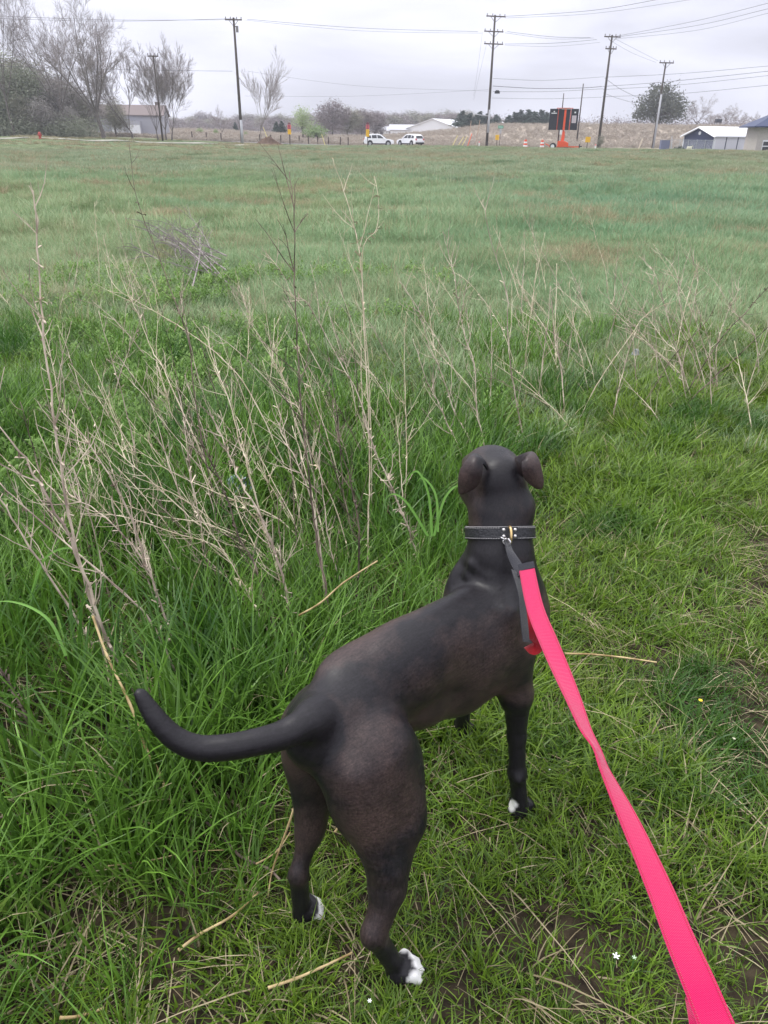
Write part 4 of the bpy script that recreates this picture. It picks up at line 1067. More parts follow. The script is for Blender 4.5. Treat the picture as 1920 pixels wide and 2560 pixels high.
leafy_tree('bush', 1366, 116, 344, 'dbush', 'dark dry shrub between the trailer and its traffic drum', M_twig_olive, 'bush')
leafy_tree('bush', 1412, 122, 340, 'dbush', 'dry shrub behind the message board trailer', M_twig_olive, 'bush')
# fire hydrant on the left lawn
b = gp(98, 97); root = empty('fire_hydrant', b, 0, 'red fire hydrant on the lawn at the far left', 'fire hydrant')
M_red = mat('hydrant red', (.42, .06, .05), .5)
q = MB(); q.tube([(0, 0, -.1), (0, 0, .08), (0, 0, .1), (0, 0, .55)], [.2, .2, .14, .14], 12); q.build('barrel', M_red, root, smooth=False)
q = MB(); q.tube([(0, 0, .55), (0, 0, .60), (0, 0, .72), (0, 0, .78)], [.18, .17, .09, .03], 12); q.build('cap', M_red, root)
for d in ((-1, 0), (1, 0), (0, -1)):
    q = MB(); q.tube([(d[0] * .1, d[1] * .1, .42), (d[0] * .24, d[1] * .24, .42)], [.07, .065], 8); q.build('outlet', M_red, root)
# small black flag shape on the hill: a feed box on legs
b = gp(1787, 196); root = empty('hunting_blind', b, 0, 'tiny black raised blind on the hilltop above the blue shed', 'blind')
zt = up(1787, 302, 196) - b.z
q = MB(); q.box((0, 0, zt), (1.3, 1.0, .75)); q.build('cabin', M_blk, root)
for sx in (-1, 1):
    for sy in (-1, 1):
        q = MB(); q.tube([(sx * .6, sy * .45, -.2), (sx * .5, sy * .4, zt - .3)], .05, 4); q.build('leg', M_pole, root)
# ------------------------------------------------------------------ dead stalks standing in the tall grass
M_stalk = mat('dry stalk', (.25, .19, .155), .8, .15, (.62, .52, .41), 11, detail=3, lo=.36, hi=.64)
M_stalk_d = mat('dark wet stalk', (.055, .040, .032), .75, .2, (.25, .19, .15), 12, lo=.38, hi=.68)
M_stalk_p = mat('bleached stalk', (.44, .36, .25), .8, .15, (.70, .61, .46), 12)
M_strawy = mat('straw', (.26, .18, .08), .75, .2, (.56, .43, .23), 22, lo=.35, hi=.6)
def stalk(pts, Y0, r=.0034, dY=0.0, label=None, m=None, twigs=10, tl=.22, seed=0, scraps=10, group=None, grounded=True, name='dead_stalk', up_=1.0):
    """pts: photo pixels from the foot to the tip; the foot stands Y0 metres away, the tip leans dY further"""
    r_ = random.Random(seed * 7 + 3); r *= .84; twigs = int(twigs * 1.1)
    n_ = len(pts); P = []
    for i, (a, b) in enumerate(pts):
        p = at(a, b, Y0 + dY * i / (n_ - 1)); P.append(list(p))
    if grounded:
        f = Vector(P[0]); f.z = gz(f.x, f.y) - .02
        P[0] = list(f)
    Q = spline(P, (n_ - 1) * 5 + 1)
    Q = [Vector(q) + Vector((r_.gauss(0, r * .5), r_.gauss(0, r * .5), 0)) for q in Q]
    N = len(Q); mb = MB(); L = sum((Q[i + 1] - Q[i]).length for i in range(N - 1))
    mb.tube(Q, [max(r * (1.15 - .85 * i / N) * (1.25 if i % 5 == 0 else 1), .0009) for i in range(N)], 5)
    root = mb.build(name, m or M_stalk, smooth=True)
    tb_ = MB()
    for k in range(twigs):
        t = r_.uniform(.22, .97); i = min(int(t * (N - 1)), N - 2)
        p = Q[i]; d = (Q[i + 1] - Q[i]).normalized()
        a = r_.uniform(0, 6.28); u = d.orthogonal().normalized(); w = d.cross(u)
        an = r_.uniform(.35, 1.0)
        dd = (d * math.cos(an) + (u * math.cos(a) + w * math.sin(a)) * math.sin(an)).normalized()
        ll = tl * r_.uniform(.3, 1.15) * (1.1 - .5 * t)
        q0 = p; pp = [p]; x_ = dd
        for s in range(4):
            x_ = (x_ + Vector((0, 0, .10 * up_)) + Vector((r_.gauss(0, .10), r_.gauss(0, .10), r_.gauss(0, .06)))).normalized(); q0 = q0 + x_ * ll / 4; pp.append(q0)
        rr_ = max(r * r_.uniform(.30, .50), .0010)
        tb_.tube(pp, [rr_, rr_, rr_ * .8, rr_ * .6, rr_ * .4], 4, cap=False)
        for s in range(r_.randint(0, 3)):
            j = r_.randint(1, 3); dv = (x_ + Vector((r_.gauss(0, .6), r_.gauss(0, .6), r_.uniform(-.1, .6)))).normalized()
            e_ = pp[j] + dv * ll * r_.uniform(.15, .4)
            tb_.tube([pp[j], (pp[j] + e_) / 2 + Vector((0, 0, .004)), e_], [rr_ * .6, rr_ * .5, rr_ * .35], 3, cap=False)
    if twigs: tag(tb_.build('twigs', m or M_stalk, root), kind='stuff')
    if scraps:
        sc_ = MB()
        for k in range(scraps * 2):
            t = r_.uniform(.05, .85); i = min(int(t * (N - 1)), N - 2); p = Q[i]
            d = (Q[i + 1] - Q[i]).normalized(); a = r_.uniform(0, 6.28); u = d.orthogonal().normalized(); w = d.cross(u)
            o_ = (u * math.cos(a) + w * math.sin(a)); ln = r_.uniform(.008, .03); sd2 = d * r_.uniform(-.5, .9) + o_
            e_ = p + sd2 * ln; e2 = e_ + Vector((0, 0, -ln * .5)) + d * ln * .2; wv = d.cross(o_) * .0022
            sc_.add([p - wv, p + wv, e_ + wv * 1.4, e_ - wv * 1.4, e2], [(0, 1, 2, 3), (3, 2, 4)])
        tag(sc_.build('shrivelled_leaves', m or M_stalk, root), kind='stuff')
    if dY or True:
        tag(root, label or 'thin dry dead stalk standing among others in the tall grass left of the dog', 'dead stalk', group if group else (None if label else 'dead stalks in the tall grass'))
    return root
def footY(pts): return onz(*pts[0], 0.0).y
SD = 100
def lab_tall(px):
    m, a = rw.choice([(M_stalk, 'grey brown'), (M_stalk_p, 'pale'), (M_stalk_p, 'pale'), (M_stalk_d, 'dark')])
    w = 'near the left edge' if px < 330 else 'around the plastic scrap' if px < 620 else 'left of the tall pale forked stalk' if px < 860 else 'just left of the dog\'s neck'
    return '%s dry stalk in the tall grass %s' % (a, w), m, '%s stalks %s' % (a, w)
def lab_mead(px):
    m, a = rw.choice([(M_stalk, 'grey brown'), (M_stalk_p, 'pale')])
    w = 'in the left meadow' if px < 500 else 'in the middle of the meadow' if px < 1000 else 'above the dog\'s head' if px < 1450 else 'near the tangled right clump'
    return 'thin %s dead stalk standing %s' % (a, w), m, '%s stalks %s' % (a, w)
def S_(pts, r=.0034, lean=.25, label=None, m=None, group=None, **k):
    global SD; SD += 1
    k['m'] = m; k['group'] = group
    return stalk(pts, footY(pts), r, lean, label, seed=SD, **k)
rw = random.Random(77)
# traced one by one from the foot up
S_([(292, 1748), (221, 1475), (171, 1285), (136, 1063), (111, 843), (92, 621), (84, 476)], .0050, .3, 'tall upright dead stalk nearest the left edge, its tip just under the far lawn', twigs=16, scraps=26, tl=.26)
S_([(350, 1760), (269, 1600), (190, 1380), (110, 1230), (47, 1127), (-40, 1020)], .0055, .15, 'thick scaly dead stalk slanting out through the left edge', twigs=8, scraps=30)
S_([(262, 1660), (174, 1519), (76, 1373), (0, 1247), (-60, 1150)], .0045, .1, 'smooth grey dead stalk slanting low across the left edge', twigs=7)
S_([(450, 1700), (380, 1557), (253, 1433), (108, 1310), (0, 1209), (-40, 1170)], .0038, .15, 'long grey dead stalk lying almost flat towards the left edge', twigs=9)
S_([(430, 1580), (364, 1400), (304, 1244), (222, 1110), (150, 1020)], .0044, .2, 'dead stalk with one stripped pale length left of the plastic scrap', twigs=9, scraps=16)
S_([(690, 1450), (620, 1400), (500, 1316), (433, 1253), (316, 1149), (222, 1082)], .0036, .2, 'long straw coloured stalk slanting to the upper left below the plastic scrap', twigs=10, m=M_stalk_p)
S_([(445, 1650), (390, 1475), (342, 1380), (263, 1294), (177, 1237)], .0044, .15, 'bushy dead stalk with fine tan side shoots low at the left', twigs=16, scraps=24)
S_([(560, 1360), (500, 1080), (471, 850), (443, 770), (399, 647), (345, 507), (322, 360)], .0030, .5, 'very tall thin dark stalk reaching up to the far lawn', twigs=11, m=M_stalk_d, tl=.2)
S_([(600, 1340), (487, 1096), (443, 1001), (411, 925), (380, 875), (342, 780), (320, 735), (282, 637)], .0032, .5, 'thin pale stalk bending left with a forked top beside the very tall one', twigs=9, m=M_stalk_p, tl=.25)
S_([(760, 1260), (640, 1010), (560, 900), (456, 821), (399, 786), (291, 720), (265, 660)], .0030, .6, 'long thin branch arching far to the left over the meadow', twigs=6, m=M_stalk_p, tl=.2)
S_([(840, 1640), (826, 1594), (813, 1459), (792, 1353), (776, 1223), (762, 1097), (751, 988), (742, 844), (736, 681), (736, 522), (722, 430)], .0042, .4, 'dark upright dead stalk rising highest in the middle, left of the forked pale one', twigs=16, m=M_stalk_d, tl=.30)
S_([(918, 1440), (921, 1296), (924, 1151), (917, 970), (910, 825), (903, 681), (892, 590), (867, 500), (830, 395)], .0032, .5, 'tall pale forked stalk in the middle just left of the dog\'s head', twigs=9, m=M_stalk_p, tl=.3)
S_([(930, 1300), (925, 1000), (905, 650), (942, 572), (945, 490), (935, 440)], .0022, .4, 'thin hooked stem curving right beside the tall pale forked stalk', twigs=2, m=M_stalk_p)
S_([(690, 1440), (624, 1187), (603, 1115), (574, 1006), (545, 934), (527, 880), (508, 815)], .0036, .3, 'pale straight stalk leaning left above the plastic scrap', twigs=12, m=M_stalk_p)
S_([(800, 1260), (754, 1042), (711, 996), (613, 894), (512, 815)], .0030, .3, 'thin stalk leaning steeply left with its tip meeting another pale stalk', twigs=8)
S_([(968, 1260), (906, 1017), (852, 909), (773, 764), (733, 739), (700, 674), (653, 620)], .0030, .5, 'slender stalk leaning left behind the tall pale forked one', twigs=10)
S_([(900, 1130), (881, 970), (845, 862), (820, 771), (801, 703)], .0026, .3, twigs=7)
S_([(1312, 1110), (1301, 1058), (1280, 941), (1270, 838), (1266, 735), (1224, 588), (1207, 500)], .0046, .3, 'tallest straight pale stalk rising above the dog\'s right ear', twigs=6, tl=.35, m=M_stalk)
S_([(1218, 1190), (1210, 1111), (1192, 1029), (1186, 911), (1166, 853), (1148, 779), (1136, 688), (1125, 647), (1107, 579)], .0040, .3, 'twiggy dead stalk rising directly behind the dog\'s head', twigs=18, scraps=20)
S_([(1200, 1175), (1180, 1111), (1136, 1029), (1107, 941), (1075, 867), (1045, 773), (997, 703)], .0038, .3, 'dead stalk leaning left behind the dog\'s head with a bent tip', twigs=12, scraps=16)
S_([(1190, 1215), (1160, 1147), (1125, 1073), (1092, 1000), (1063, 941), (1033, 847)], .0042, .2, 'thick brown stalk bundle leaning left behind the dog\'s left ear', twigs=12, scraps=16)
S_([(1303, 960), (1263, 841), (1219, 764), (1172, 706), (1142, 685), (1110, 665)], .0030, .2, 'arching bare twig curving left above the dog\'s head', twigs=6, m=M_stalk_p)
S_([(1425, 960), (1371, 838), (1339, 785), (1307, 732), (1283, 662)], .0034, .3, 'pale stalk leaning left to the right of the tallest straight one', twigs=7, m=M_stalk_p)
S_([(1400, 1050), (1357, 1005), (1277, 967), (1192, 920)], .0034, .1, 'dark fallen stem lying right across the grass above the dog\'s ear', twigs=4, m=M_stalk_d)
bush = [([(1722, 1030), (1696, 893), (1660, 851), (1607, 776), (1532, 679)], .5), ([(1770, 1000), (1737, 907), (1701, 823), (1665, 768), (1615, 679)], .5), ([(1797, 1000), (1793, 962), (1773, 859), (1754, 798), (1721, 715)], .3),
        ([(1900, 960), (1887, 840), (1837, 782), (1784, 701), (1740, 660)], .4), ([(1740, 1020), (1700, 900), (1670, 800), (1640, 690), (1598, 640)], .5), ([(1780, 1010), (1740, 880), (1700, 760), (1690, 680), (1640, 620)], .5),
        ([(1700, 1010), (1650, 900), (1600, 830), (1530, 760), (1515, 700)], .3), ([(1800, 1000), (1790, 880), (1820, 780), (1850, 720)], .3), ([(1730, 1000), (1690, 880), (1640, 800), (1570, 770)], .3), ([(1790, 990), (1770, 900), (1735, 780), (1745, 690), (1725, 640)], .4)]
for i, (p, ln) in enumerate(bush):
    S_(p, .0034, ln, 'grey brown dead stalk in the tangled clump at the right', twigs=13, tl=.30, group='dead stalks of the tangled right clump')
S_([(1690, 1020), (1793, 859), (1860, 785), (1925, 712), (1990, 640)], .0040, .3, 'dark stem slanting up to the right edge across the tangled clump', twigs=4, m=M_stalk_d)
S_([(1580, 1045), (1640, 960), (1687, 887), (1765, 804), (1800, 740)], .0034, .3, 'dark stem slanting up right between the pale bent stem and the clump', twigs=5, m=M_stalk_d)
S_([(1445, 1050), (1490, 965), (1535, 898), (1580, 835), (1612, 790), (1668, 758)], .0036, .2, 'pale bent stem rising to the right, left of the tangled clump', twigs=5, m=M_stalk_p)
S_([(1685, 1035), (1765, 962), (1850, 885), (1925, 812), (1990, 750)], .0040, .2, 'lowest dark stem slanting up to the right edge', twigs=5, m=M_stalk_d)
S_([(878, 1575), (885, 1556), (898, 1353), (881, 1227), (847, 1100), (830, 1000)], .0040, .2, 'dark stalk right of the highest dark one, foot by the dog\'s back', twigs=12, m=M_stalk_d, scraps=18)
S_([(1056, 1440), (1050, 1416), (1024, 1332), (982, 1227), (927, 1100), (905, 1030)], .0052, .15, 'thick rough stalk bundle just left of the dog\'s neck', twigs=12, scraps=40, tl=.18)
S_([(740, 1640), (720, 1501), (695, 1404), (661, 1311), (602, 1205), (560, 1110), (530, 1040)], .0052, .3, 'thick scaly dead stalk passing right beside the plastic scrap', twigs=14, scraps=34)
S_([(690, 1600), (670, 1522), (636, 1416), (594, 1336), (569, 1248), (510, 1120), (470, 1030)], .0048, .3, 'thick dark stalk passing left beside the plastic scrap', twigs=13, scraps=30, m=M_stalk_d)
S_([(820, 1560), (790, 1300), (754, 1184), (712, 1100), (680, 1020)], .0036, .3, twigs=14)
S_([(705, 1455), (678, 1408), (577, 1345), (484, 1265), (400, 1218), (330, 1190)], .0030, .2, twigs=9, m=M_stalk_p)
S_([(862, 1510), (851, 1459), (822, 1353), (805, 1218), (790, 1130)], .0036, .2, twigs=8, m=M_stalk)
S_([(700, 1640), (691, 1606), (662, 1564), (611, 1467), (556, 1374), (500, 1290)], .0040, .15, 'pale stripped stalk leaning left low in the middle', twigs=7, m=M_stalk_p)
S_([(115, 1915), (70, 1810), (50, 1760), (0, 1667), (-60, 1560)], .0050, .1, 'thick dark stalk slanting out of the lower left edge', twigs=3, scraps=26, m=M_stalk_d)
S_([(740, 1470), (640, 1370), (520, 1310), (400, 1290), (250, 1240)], .0028, .1, 'long thin stem lying nearly level among the left stalks', twigs=8, m=M_stalk_p)
S_([(820, 1420), (700, 1300), (560, 1240), (430, 1180), (325, 1112)], .0028, .15, twigs=8, m=M_stalk_p)
S_([(640, 1500), (560, 1380), (430, 1330), (300, 1290), (200, 1285)], .0026, .1, twigs=8, m=M_stalk_p)
rw = random.Random(77)
for i in range(84):
    px, py = rw.uniform(150, 1080), rw.uniform(1080, 1560)
    if px > 900 and py > 1400: continue
    L_px = rw.uniform(230, 520) * (1 if py > 1250 else .75); an = rw.uniform(-.05, .95) if px < 800 else rw.uniform(-.1, .6)
    p = [(px, py)]; a = an * .6
    for k in range(3):
        a += rw.uniform(-.05, .14) ; p.append((p[-1][0] - math.sin(a) * L_px / 3, p[-1][1] - math.cos(a) * L_px / 3))
    S_(p, rw.uniform(.0024, .0042), rw.uniform(.1, .4), *lab_tall(px), twigs=rw.randint(4, 10), scraps=8)
for i in range(84):
    px, py = rw.choice([rw.uniform(1000, 1520), rw.uniform(20, 900), rw.uniform(1200, 1900)]), rw.uniform(720, 1110)
    L_px = rw.uniform(110, 260) + max(0, py - 850) * .5; p = [(px, py)]; a = rw.uniform(-.3, .8)
    for k in range(3):
        a += rw.uniform(-.1, .14); p.append((p[-1][0] - math.sin(a) * L_px / 3, p[-1][1] - math.cos(a) * L_px / 3))
    S_(p, rw.uniform(.0028, .0046), rw.uniform(.1, .5), *lab_mead(px), twigs=rw.randint(4, 10), scraps=4)
# grey heap of fallen brush in the meadow
hp0 = onz(400, 618); hp1 = onz(600, 760)
heap = []
for i in range(13):
    t0 = rw.uniform(0, .5); a = hp0.lerp(hp1, t0) + Vector((rw.gauss(0, .15), rw.gauss(0, .15), 0)); b = hp0.lerp(hp1, min(t0 + rw.uniform(.35, .6), 1.05)) + Vector((rw.gauss(0, .12), rw.gauss(0, .12), 0))
    a.z = gz(a.x, a.y) + rw.uniform(.10, .55); b.z = gz(b.x, b.y) + rw.uniform(0, .2); a.x += rw.gauss(0, .25); a.y += rw.gauss(0, .4); b.x += rw.gauss(0, .15)
    q = MB(); mm = a.lerp(b, .5) + Vector((rw.gauss(0, .05), 0, rw.uniform(-.02, .08)))
    P = spline([list(b), list(mm), list(a)], 9); q.tube([Vector(v) for v in P], [.009 - .006 * k / 8 for k in range(9)], 5)
    for k in range(14):
        s = Vector(P[rw.randint(1, 8)]); d_ = Vector((rw.gauss(-.10, .16), rw.gauss(0, .12), rw.uniform(-.05, .24))); q.tube([s, s + d_ * .5 + Vector((0, 0, .02)), s + d_], [.0045, .0035, .002], 3)
    o = q.build('fallen_branch', mat('grey weathered branch', (.20, .17, .165), .9, .1, (.34, .30, .29), 14) if i == 0 else bpy.data.materials['grey weathered branch'])
    tag(o, 'grey weathered branch in the fallen heap lying in the left meadow', 'branch', 'branches of the fallen grey heap')
# stems lying on the ground, traced
def lying(pts, r, m, label, h=.02, hs=None):
    P = [list(onz(a, b, (hs[i] if hs else h))) for i, (a, b) in enumerate(pts)]; r *= .72; m = {M_stalk_p: M_strawy}.get(m, m)
    Q = spline(P, (len(P) - 1) * 6 + 1); q = MB(); n_ = len(Q)
    q.tube([Vector(v) for v in Q], [r * (1.1 - .4 * k / n_) * (1.2 if k % 6 == 0 else 1) for k in range(n_)], 6)
    o = q.build('straw_stalk', m, smooth=True); return tag(o, label, 'fallen stalk')
lying([(430, 2012), (396, 1930), (360, 1860), (325, 1760), (268, 1640), (232, 1540)], .0056, M_stalk_p, 'long straw coloured broken stalk under the tip of the dog\'s tail', hs=[.07, .10, .14, .20, .28, .36])
lying([(420, 1996), (480, 2030), (545, 2080), (600, 2140), (668, 2170), (700, 2200)], .0052, M_stalk_d, 'dark grey stem lying left of the dog\'s hind legs', .045)
lying([(740, 2004), (722, 2060), (700, 2120), (680, 2180), (670, 2240)], .0036, M_stalk_p, 'straw stem standing against the dog\'s left hind leg', hs=[.20, .15, .10, .05, .02])
lying([(640, 2160), (690, 2130), (726, 2080)], .0026, M_stalk_p, 'short straw crossing the one at the left hind leg', .06)
lying([(446, 2376), (500, 2335), (580, 2290), (645, 2232)], .0044, M_stalk_p, 'straw stem lying left of the dog\'s left hind paw', .04)
lying([(670, 2470), (740, 2446), (800, 2420), (880, 2382)], .0042, M_stalk_p, 'straw stem lying left of the dog\'s right hind paw', .035)
lying([(1412, 1634), (1480, 1636), (1560, 1644), (1642, 1656)], .0042, M_stalk_p, 'tan stem lying on the mown grass right of the leash', .05)
lying([(838, 2080), (852, 2056), (870, 2022)], .0040, M_stalk_p, 'stub of straw between the dog\'s hind legs', hs=[.03, .05, .07])
lying([(-10, 2045), (60, 2036), (110, 2028)], .0042, M_stalk_d, 'dark stem lying at the lower left edge', .03)
lying([(150, 2545), (200, 2540), (260, 2520)], .0045, M_stalk_p, 'straw stem lying at the bottom left', .03)
lying([(744, 1540), (800, 1508), (860, 1456), (944, 1402)], .0040, M_stalk_p, 'pale snapped stem slanting up right above the dog\'s back', hs=[.22, .28, .34, .40])
lying([(270, 2165), (380, 2150), (470, 2130), (560, 2125)], .0020, M_stalk_p, 'thin pale grass stem lying across the lower left grass', .06)
# a crumpled plastic scrap, small flowers, petals
def scrap(c, s, m, name, label, cat, seed):
    r_ = random.Random(seed); q = MB(); vs = []; fs = []; n_ = 7
    for i in range(n_):
        for j in range(n_):
            u, v = i / (n_ - 1) - .5, j / (n_ - 1) - .5
            vs.append((u * s * (1 - .5 * (v + .5)), r_.gauss(0, s * .06) + .02, (v + .5) * s * .8 + r_.gauss(0, s * .05)))
    for i in range(n_ - 1):
        for j in range(n_ - 1): fs.append((i * n_ + j, i * n_ + j + 1, (i + 1) * n_ + j + 1, (i + 1) * n_ + j))
    q.add(vs, fs); o = q.build(name, m, loc=c, smooth=False)
    sd_ = o.modifiers.new('thickness', 'SOLIDIFY'); sd_.thickness = .0015
    return tag(o, label, cat)
M_plas = mat('pale blue plastic', (.50, .60, .70), .3, .5)
scrap(onz(596, 1262, 0), .17, M_plas, 'plastic_scrap', 'crumpled pale blue plastic scrap caught among the dead stalks', 'litter', 3)
scrap(onz(1590, 890, .12), .06, mat('grey leaf', (.42, .44, .44), .7), 'grey_leaf', 'pale grey dry leaf left of the tangled clump', 'leaf', 4)
def flower(c, m, label, rad=.011, n_=12, name='flower'):
    rad *= .42; root = empty(name, Vector((c.x, c.y, gz(c.x, c.y))), 0, label, 'flower')
    q = MB(); q.tube([(0, 0, 0), (.002, .002, c.z * .5), (0, 0, c.z)], .0016, 5); q.build('stem', M_stem, root)
    q = MB()
    for k in range(n_):
        a = 6.283 * k / n_; d = Vector((math.cos(a), math.sin(a), .35)); s = Vector((-math.sin(a), math.cos(a), 0)) * rad * .25; o_ = Vector((0, 0, c.z))
        q.add([o_ - s * .5, o_ + s * .5, o_ + d * rad + s, o_ + d * rad * 1.1, o_ + d * rad - s], [(0, 1, 2, 3, 4)])
    q.build('petals', m, root)
M_stem = mat('green stem', (.08, .18, .04), .6)
M_wpet = mat('white petal', (.80, .80, .78), .6)
flower(onz(1752, 1748, .06), mat('dandelion', (.85, .60, .03), .6), 'small yellow dandelion in the mown grass at the right', .012, 16)
flower(onz(1540, 2392, .05), M_wpet, 'white flower in the grass left of the lower leash', .016, 5)
flower(onz(1585, 2396, .05), mat('pale green petal', (.45, .58, .40), .6), 'pale green blossom beside the white flower', .010, 5)
flower(onz(924, 2502, .035), M_wpet, 'tiny white blossom at the bottom behind the right hind paw', .009, 6)
flower(onz(1375, 1925, .04), M_wpet, 'tiny white blossom right of the dog\'s front paw', .008, 6)
flower(onz(1835, 1846, .04), mat('cream petal', (.60, .58, .42), .6), 'cream seed head at the right edge of the mown grass', .010, 8)
# arching broad grass blades near the left edge and behind the neck
M_blade = leaf_mat('broad grass blade', [(.16, .36, .06), (.26, .48, .12)], trans=.35)
def blade(pts, Y, w, label):
    P = spline([list(at(a, b, Y + .02 * i)) for i, (a, b) in enumerate(pts)], 22)
    f = P[0].copy(); vs = []; fs = []
    for i in range(22):
        t = Vector(P[min(i + 1, 21)] - P[max(i - 1, 0)]).normalized(); v = (Vector(P[i]) - Vector((0, 0, EYE))).normalized(); s = t.cross(v).normalized()
        k = w * (1 - (i / 21) ** 2.2) + .0003
        vs += [Vector(P[i]) - s * k, Vector(P[i]) + v * k * .5, Vector(P[i]) + s * k]
    for i in range(21):
        for j in (0, 1): fs.append((i * 3 + j, i * 3 + j + 1, (i + 1) * 3 + j + 1, (i + 1) * 3 + j))
    q = MB(); q.add(vs, fs); tag(q.build('grass_blade', M_blade, smooth=True, shade=True), label, 'grass blade')
blade([(165, 1640), (130, 1560), (80, 1520), (20, 1503), (-30, 1510)], 1.62, .0038, 'broad pale grass blade arching out over the left edge')
blade([(75, 1500), (110, 1400), (170, 1370), (220, 1400)], 1.9, .0034, 'broad blade arching right near the left edge')
for (a, lab) in (([(1080, 1340), (1072, 1240), (1046, 1180), (1020, 1196), (1010, 1240)], 'broad blade drooping left beside the dog\'s cheek'), ([(1095, 1330), (1090, 1240), (1060, 1195), (1042, 1205)], 'short broad blade bent beside the dog\'s cheek'),
                 ([(1085, 1340), (1110, 1250), (1140, 1215), (1150, 1230)], 'broad blade touching the dog\'s left cheek'), ([(1070, 1340), (1020, 1260), (985, 1235), (960, 1250)], 'broad blade drooping furthest left of the dog\'s cheek')):
    blade(a, 2.35, .0040, lab)
# ------------------------------------------------------------------ the dog
# body grown from blended ellipsoids and tapered capsules, meshed with surface nets
VX = 0.0052
class Field:
    def __init__(self, lo, hi, vx):
        self.lo = np.array(lo, float); self.vx = vx
        self.n = np.ceil((np.array(hi) - self.lo) / vx).astype(int) + 1
        self.d = np.full(self.n, 0.2, np.float32)
    def sub(self, lo, hi, pad):
        a = np.clip(((np.array(lo) - pad - self.lo) / self.vx).astype(int), 0, self.n - 1)
        b = np.clip(((np.array(hi) + pad - self.lo) / self.vx).astype(int) + 2, 1, self.n)
        g = [self.lo[i] + self.vx * np.arange(a[i], b[i]) for i in range(3)]
        X, Y, Z = np.meshgrid(*g, indexing='ij')
        return (slice(a[0], b[0]), slice(a[1], b[1]), slice(a[2], b[2])), X, Y, Z
    def blend(self, sl, d, k):
        o = self.d[sl]
        h = np.clip(0.5 + 0.5 * (o - d) / k, 0, 1)
        self.d[sl] = o * (1 - h) + d * h - k * h * (1 - h)
    def cone(self, a, ra, b, rb, k=0.02):
        a = np.array(a, float); b = np.array(b, float)
        sl, X, Y, Z = self.sub(np.minimum(a - ra, b - rb), np.maximum(a + ra, b + rb), k * 1.5 + 0.03)
        ab = b - a; L2 = ab @ ab
        t = np.clip(((X - a[0]) * ab[0] + (Y - a[1]) * ab[1] + (Z - a[2]) * ab[2]) / max(L2, 1e-9), 0, 1)
        d = np.sqrt((X - a[0] - t * ab[0]) ** 2 + (Y - a[1] - t * ab[1]) ** 2 + (Z - a[2] - t * ab[2]) ** 2) - (ra + (rb - ra) * t)
        self.blend(sl, d, k)
    def chain(self, pts, rs, k=0.02):
        for i in range(len(pts) - 1):
            self.cone(pts[i], rs[i], pts[i + 1], rs[i + 1], k)
    def ell(self, c, r, axes=None, k=0.03):
        """axes: rows are the ellipsoid's own unit axes"""
        c = np.array(c, float); r = np.array(r, float)
        A = np.eye(3) if axes is None else np.array(axes, float)
        e = np.abs(A.T) @ r
        sl, X, Y, Z = self.sub(c - e, c + e, k * 1.5 + 0.03)
        P = [X - c[0], Y - c[1], Z - c[2]]
        Q = [A[i, 0] * P[0] + A[i, 1] * P[1] + A[i, 2] * P[2] for i in range(3)]
        k0 = np.sqrt(sum((Q[i] / r[i]) ** 2 for i in range(3)))
        k1 = np.sqrt(sum((Q[i] / r[i] ** 2) ** 2 for i in range(3)))
        d = k0 * (k0 - 1) / np.maximum(k1, 1e-6)
        self.blend(sl, d, k)

def surface_nets(F):
    d = F.d; n = d.shape
    inside = d < 0
    c = [inside[i:n[0] - 1 + i, j:n[1] - 1 + j, k:n[2] - 1 + k] for i in (0, 1) for j in (0, 1) for k in (0, 1)]
    s = sum(x.astype(np.int8) for x in c)
    act = (s > 0) & (s < 8)
    idx = -np.ones(act.shape, np.int64)
    cells = np.argwhere(act)
    idx[act] = np.arange(len(cells))
    acc = np.zeros((len(cells), 3)); cnt = np.zeros(len(cells))
    corners = [(i, j, k) for i in (0, 1) for j in (0, 1) for k in (0, 1)]
    vals = {q: d[cells[:, 0] + q[0], cells[:, 1] + q[1], cells[:, 2] + q[2]] for q in corners}
    for q in corners:
        for ax in range(3):
            if q[ax] == 0:
                r = list(q); r[ax] = 1; r = tuple(r)
                a, b = vals[q], vals[r]
                m = (a < 0) != (b < 0)
                t = np.where(m, a / np.where(m, a - b, 1), 0)
                p = np.tile(np.array(q, float), (len(cells), 1)); p[:, ax] = t
                acc += p * m[:, None]; cnt += m
    V = F.lo + F.vx * (cells + acc / cnt[:, None])
    faces = []
    for ax in range(3):
        a0 = [slice(1, -1)] * 3
        A = inside.copy()
        s0 = [slice(1, n[i] - 1) for i in range(3)]; s1 = list(s0)
        s0[ax] = slice(0, n[ax] - 1); s1[ax] = slice(1, n[ax])
        i0 = A[tuple(s0)]; i1 = A[tuple(s1)]
        off = np.array([0 if i == ax else 1 for i in range(3)])
        for flip in (False, True):
            m = (i0 & ~i1) if not flip else (~i0 & i1)
            e = np.argwhere(m) + off
            u, v = [(1, 2), (2, 0), (0, 1)][ax]
            def cell(du, dv):
                q = e.copy(); q[:, u] -= du; q[:, v] -= dv
                return idx[q[:, 0], q[:, 1], q[:, 2]]
            f = np.stack([cell(1, 1), cell(0, 1), cell(0, 0), cell(1, 0)], 1)
            if flip: f = f[:, ::-1]
            faces.append(f)
    return V, np.concatenate(faces)

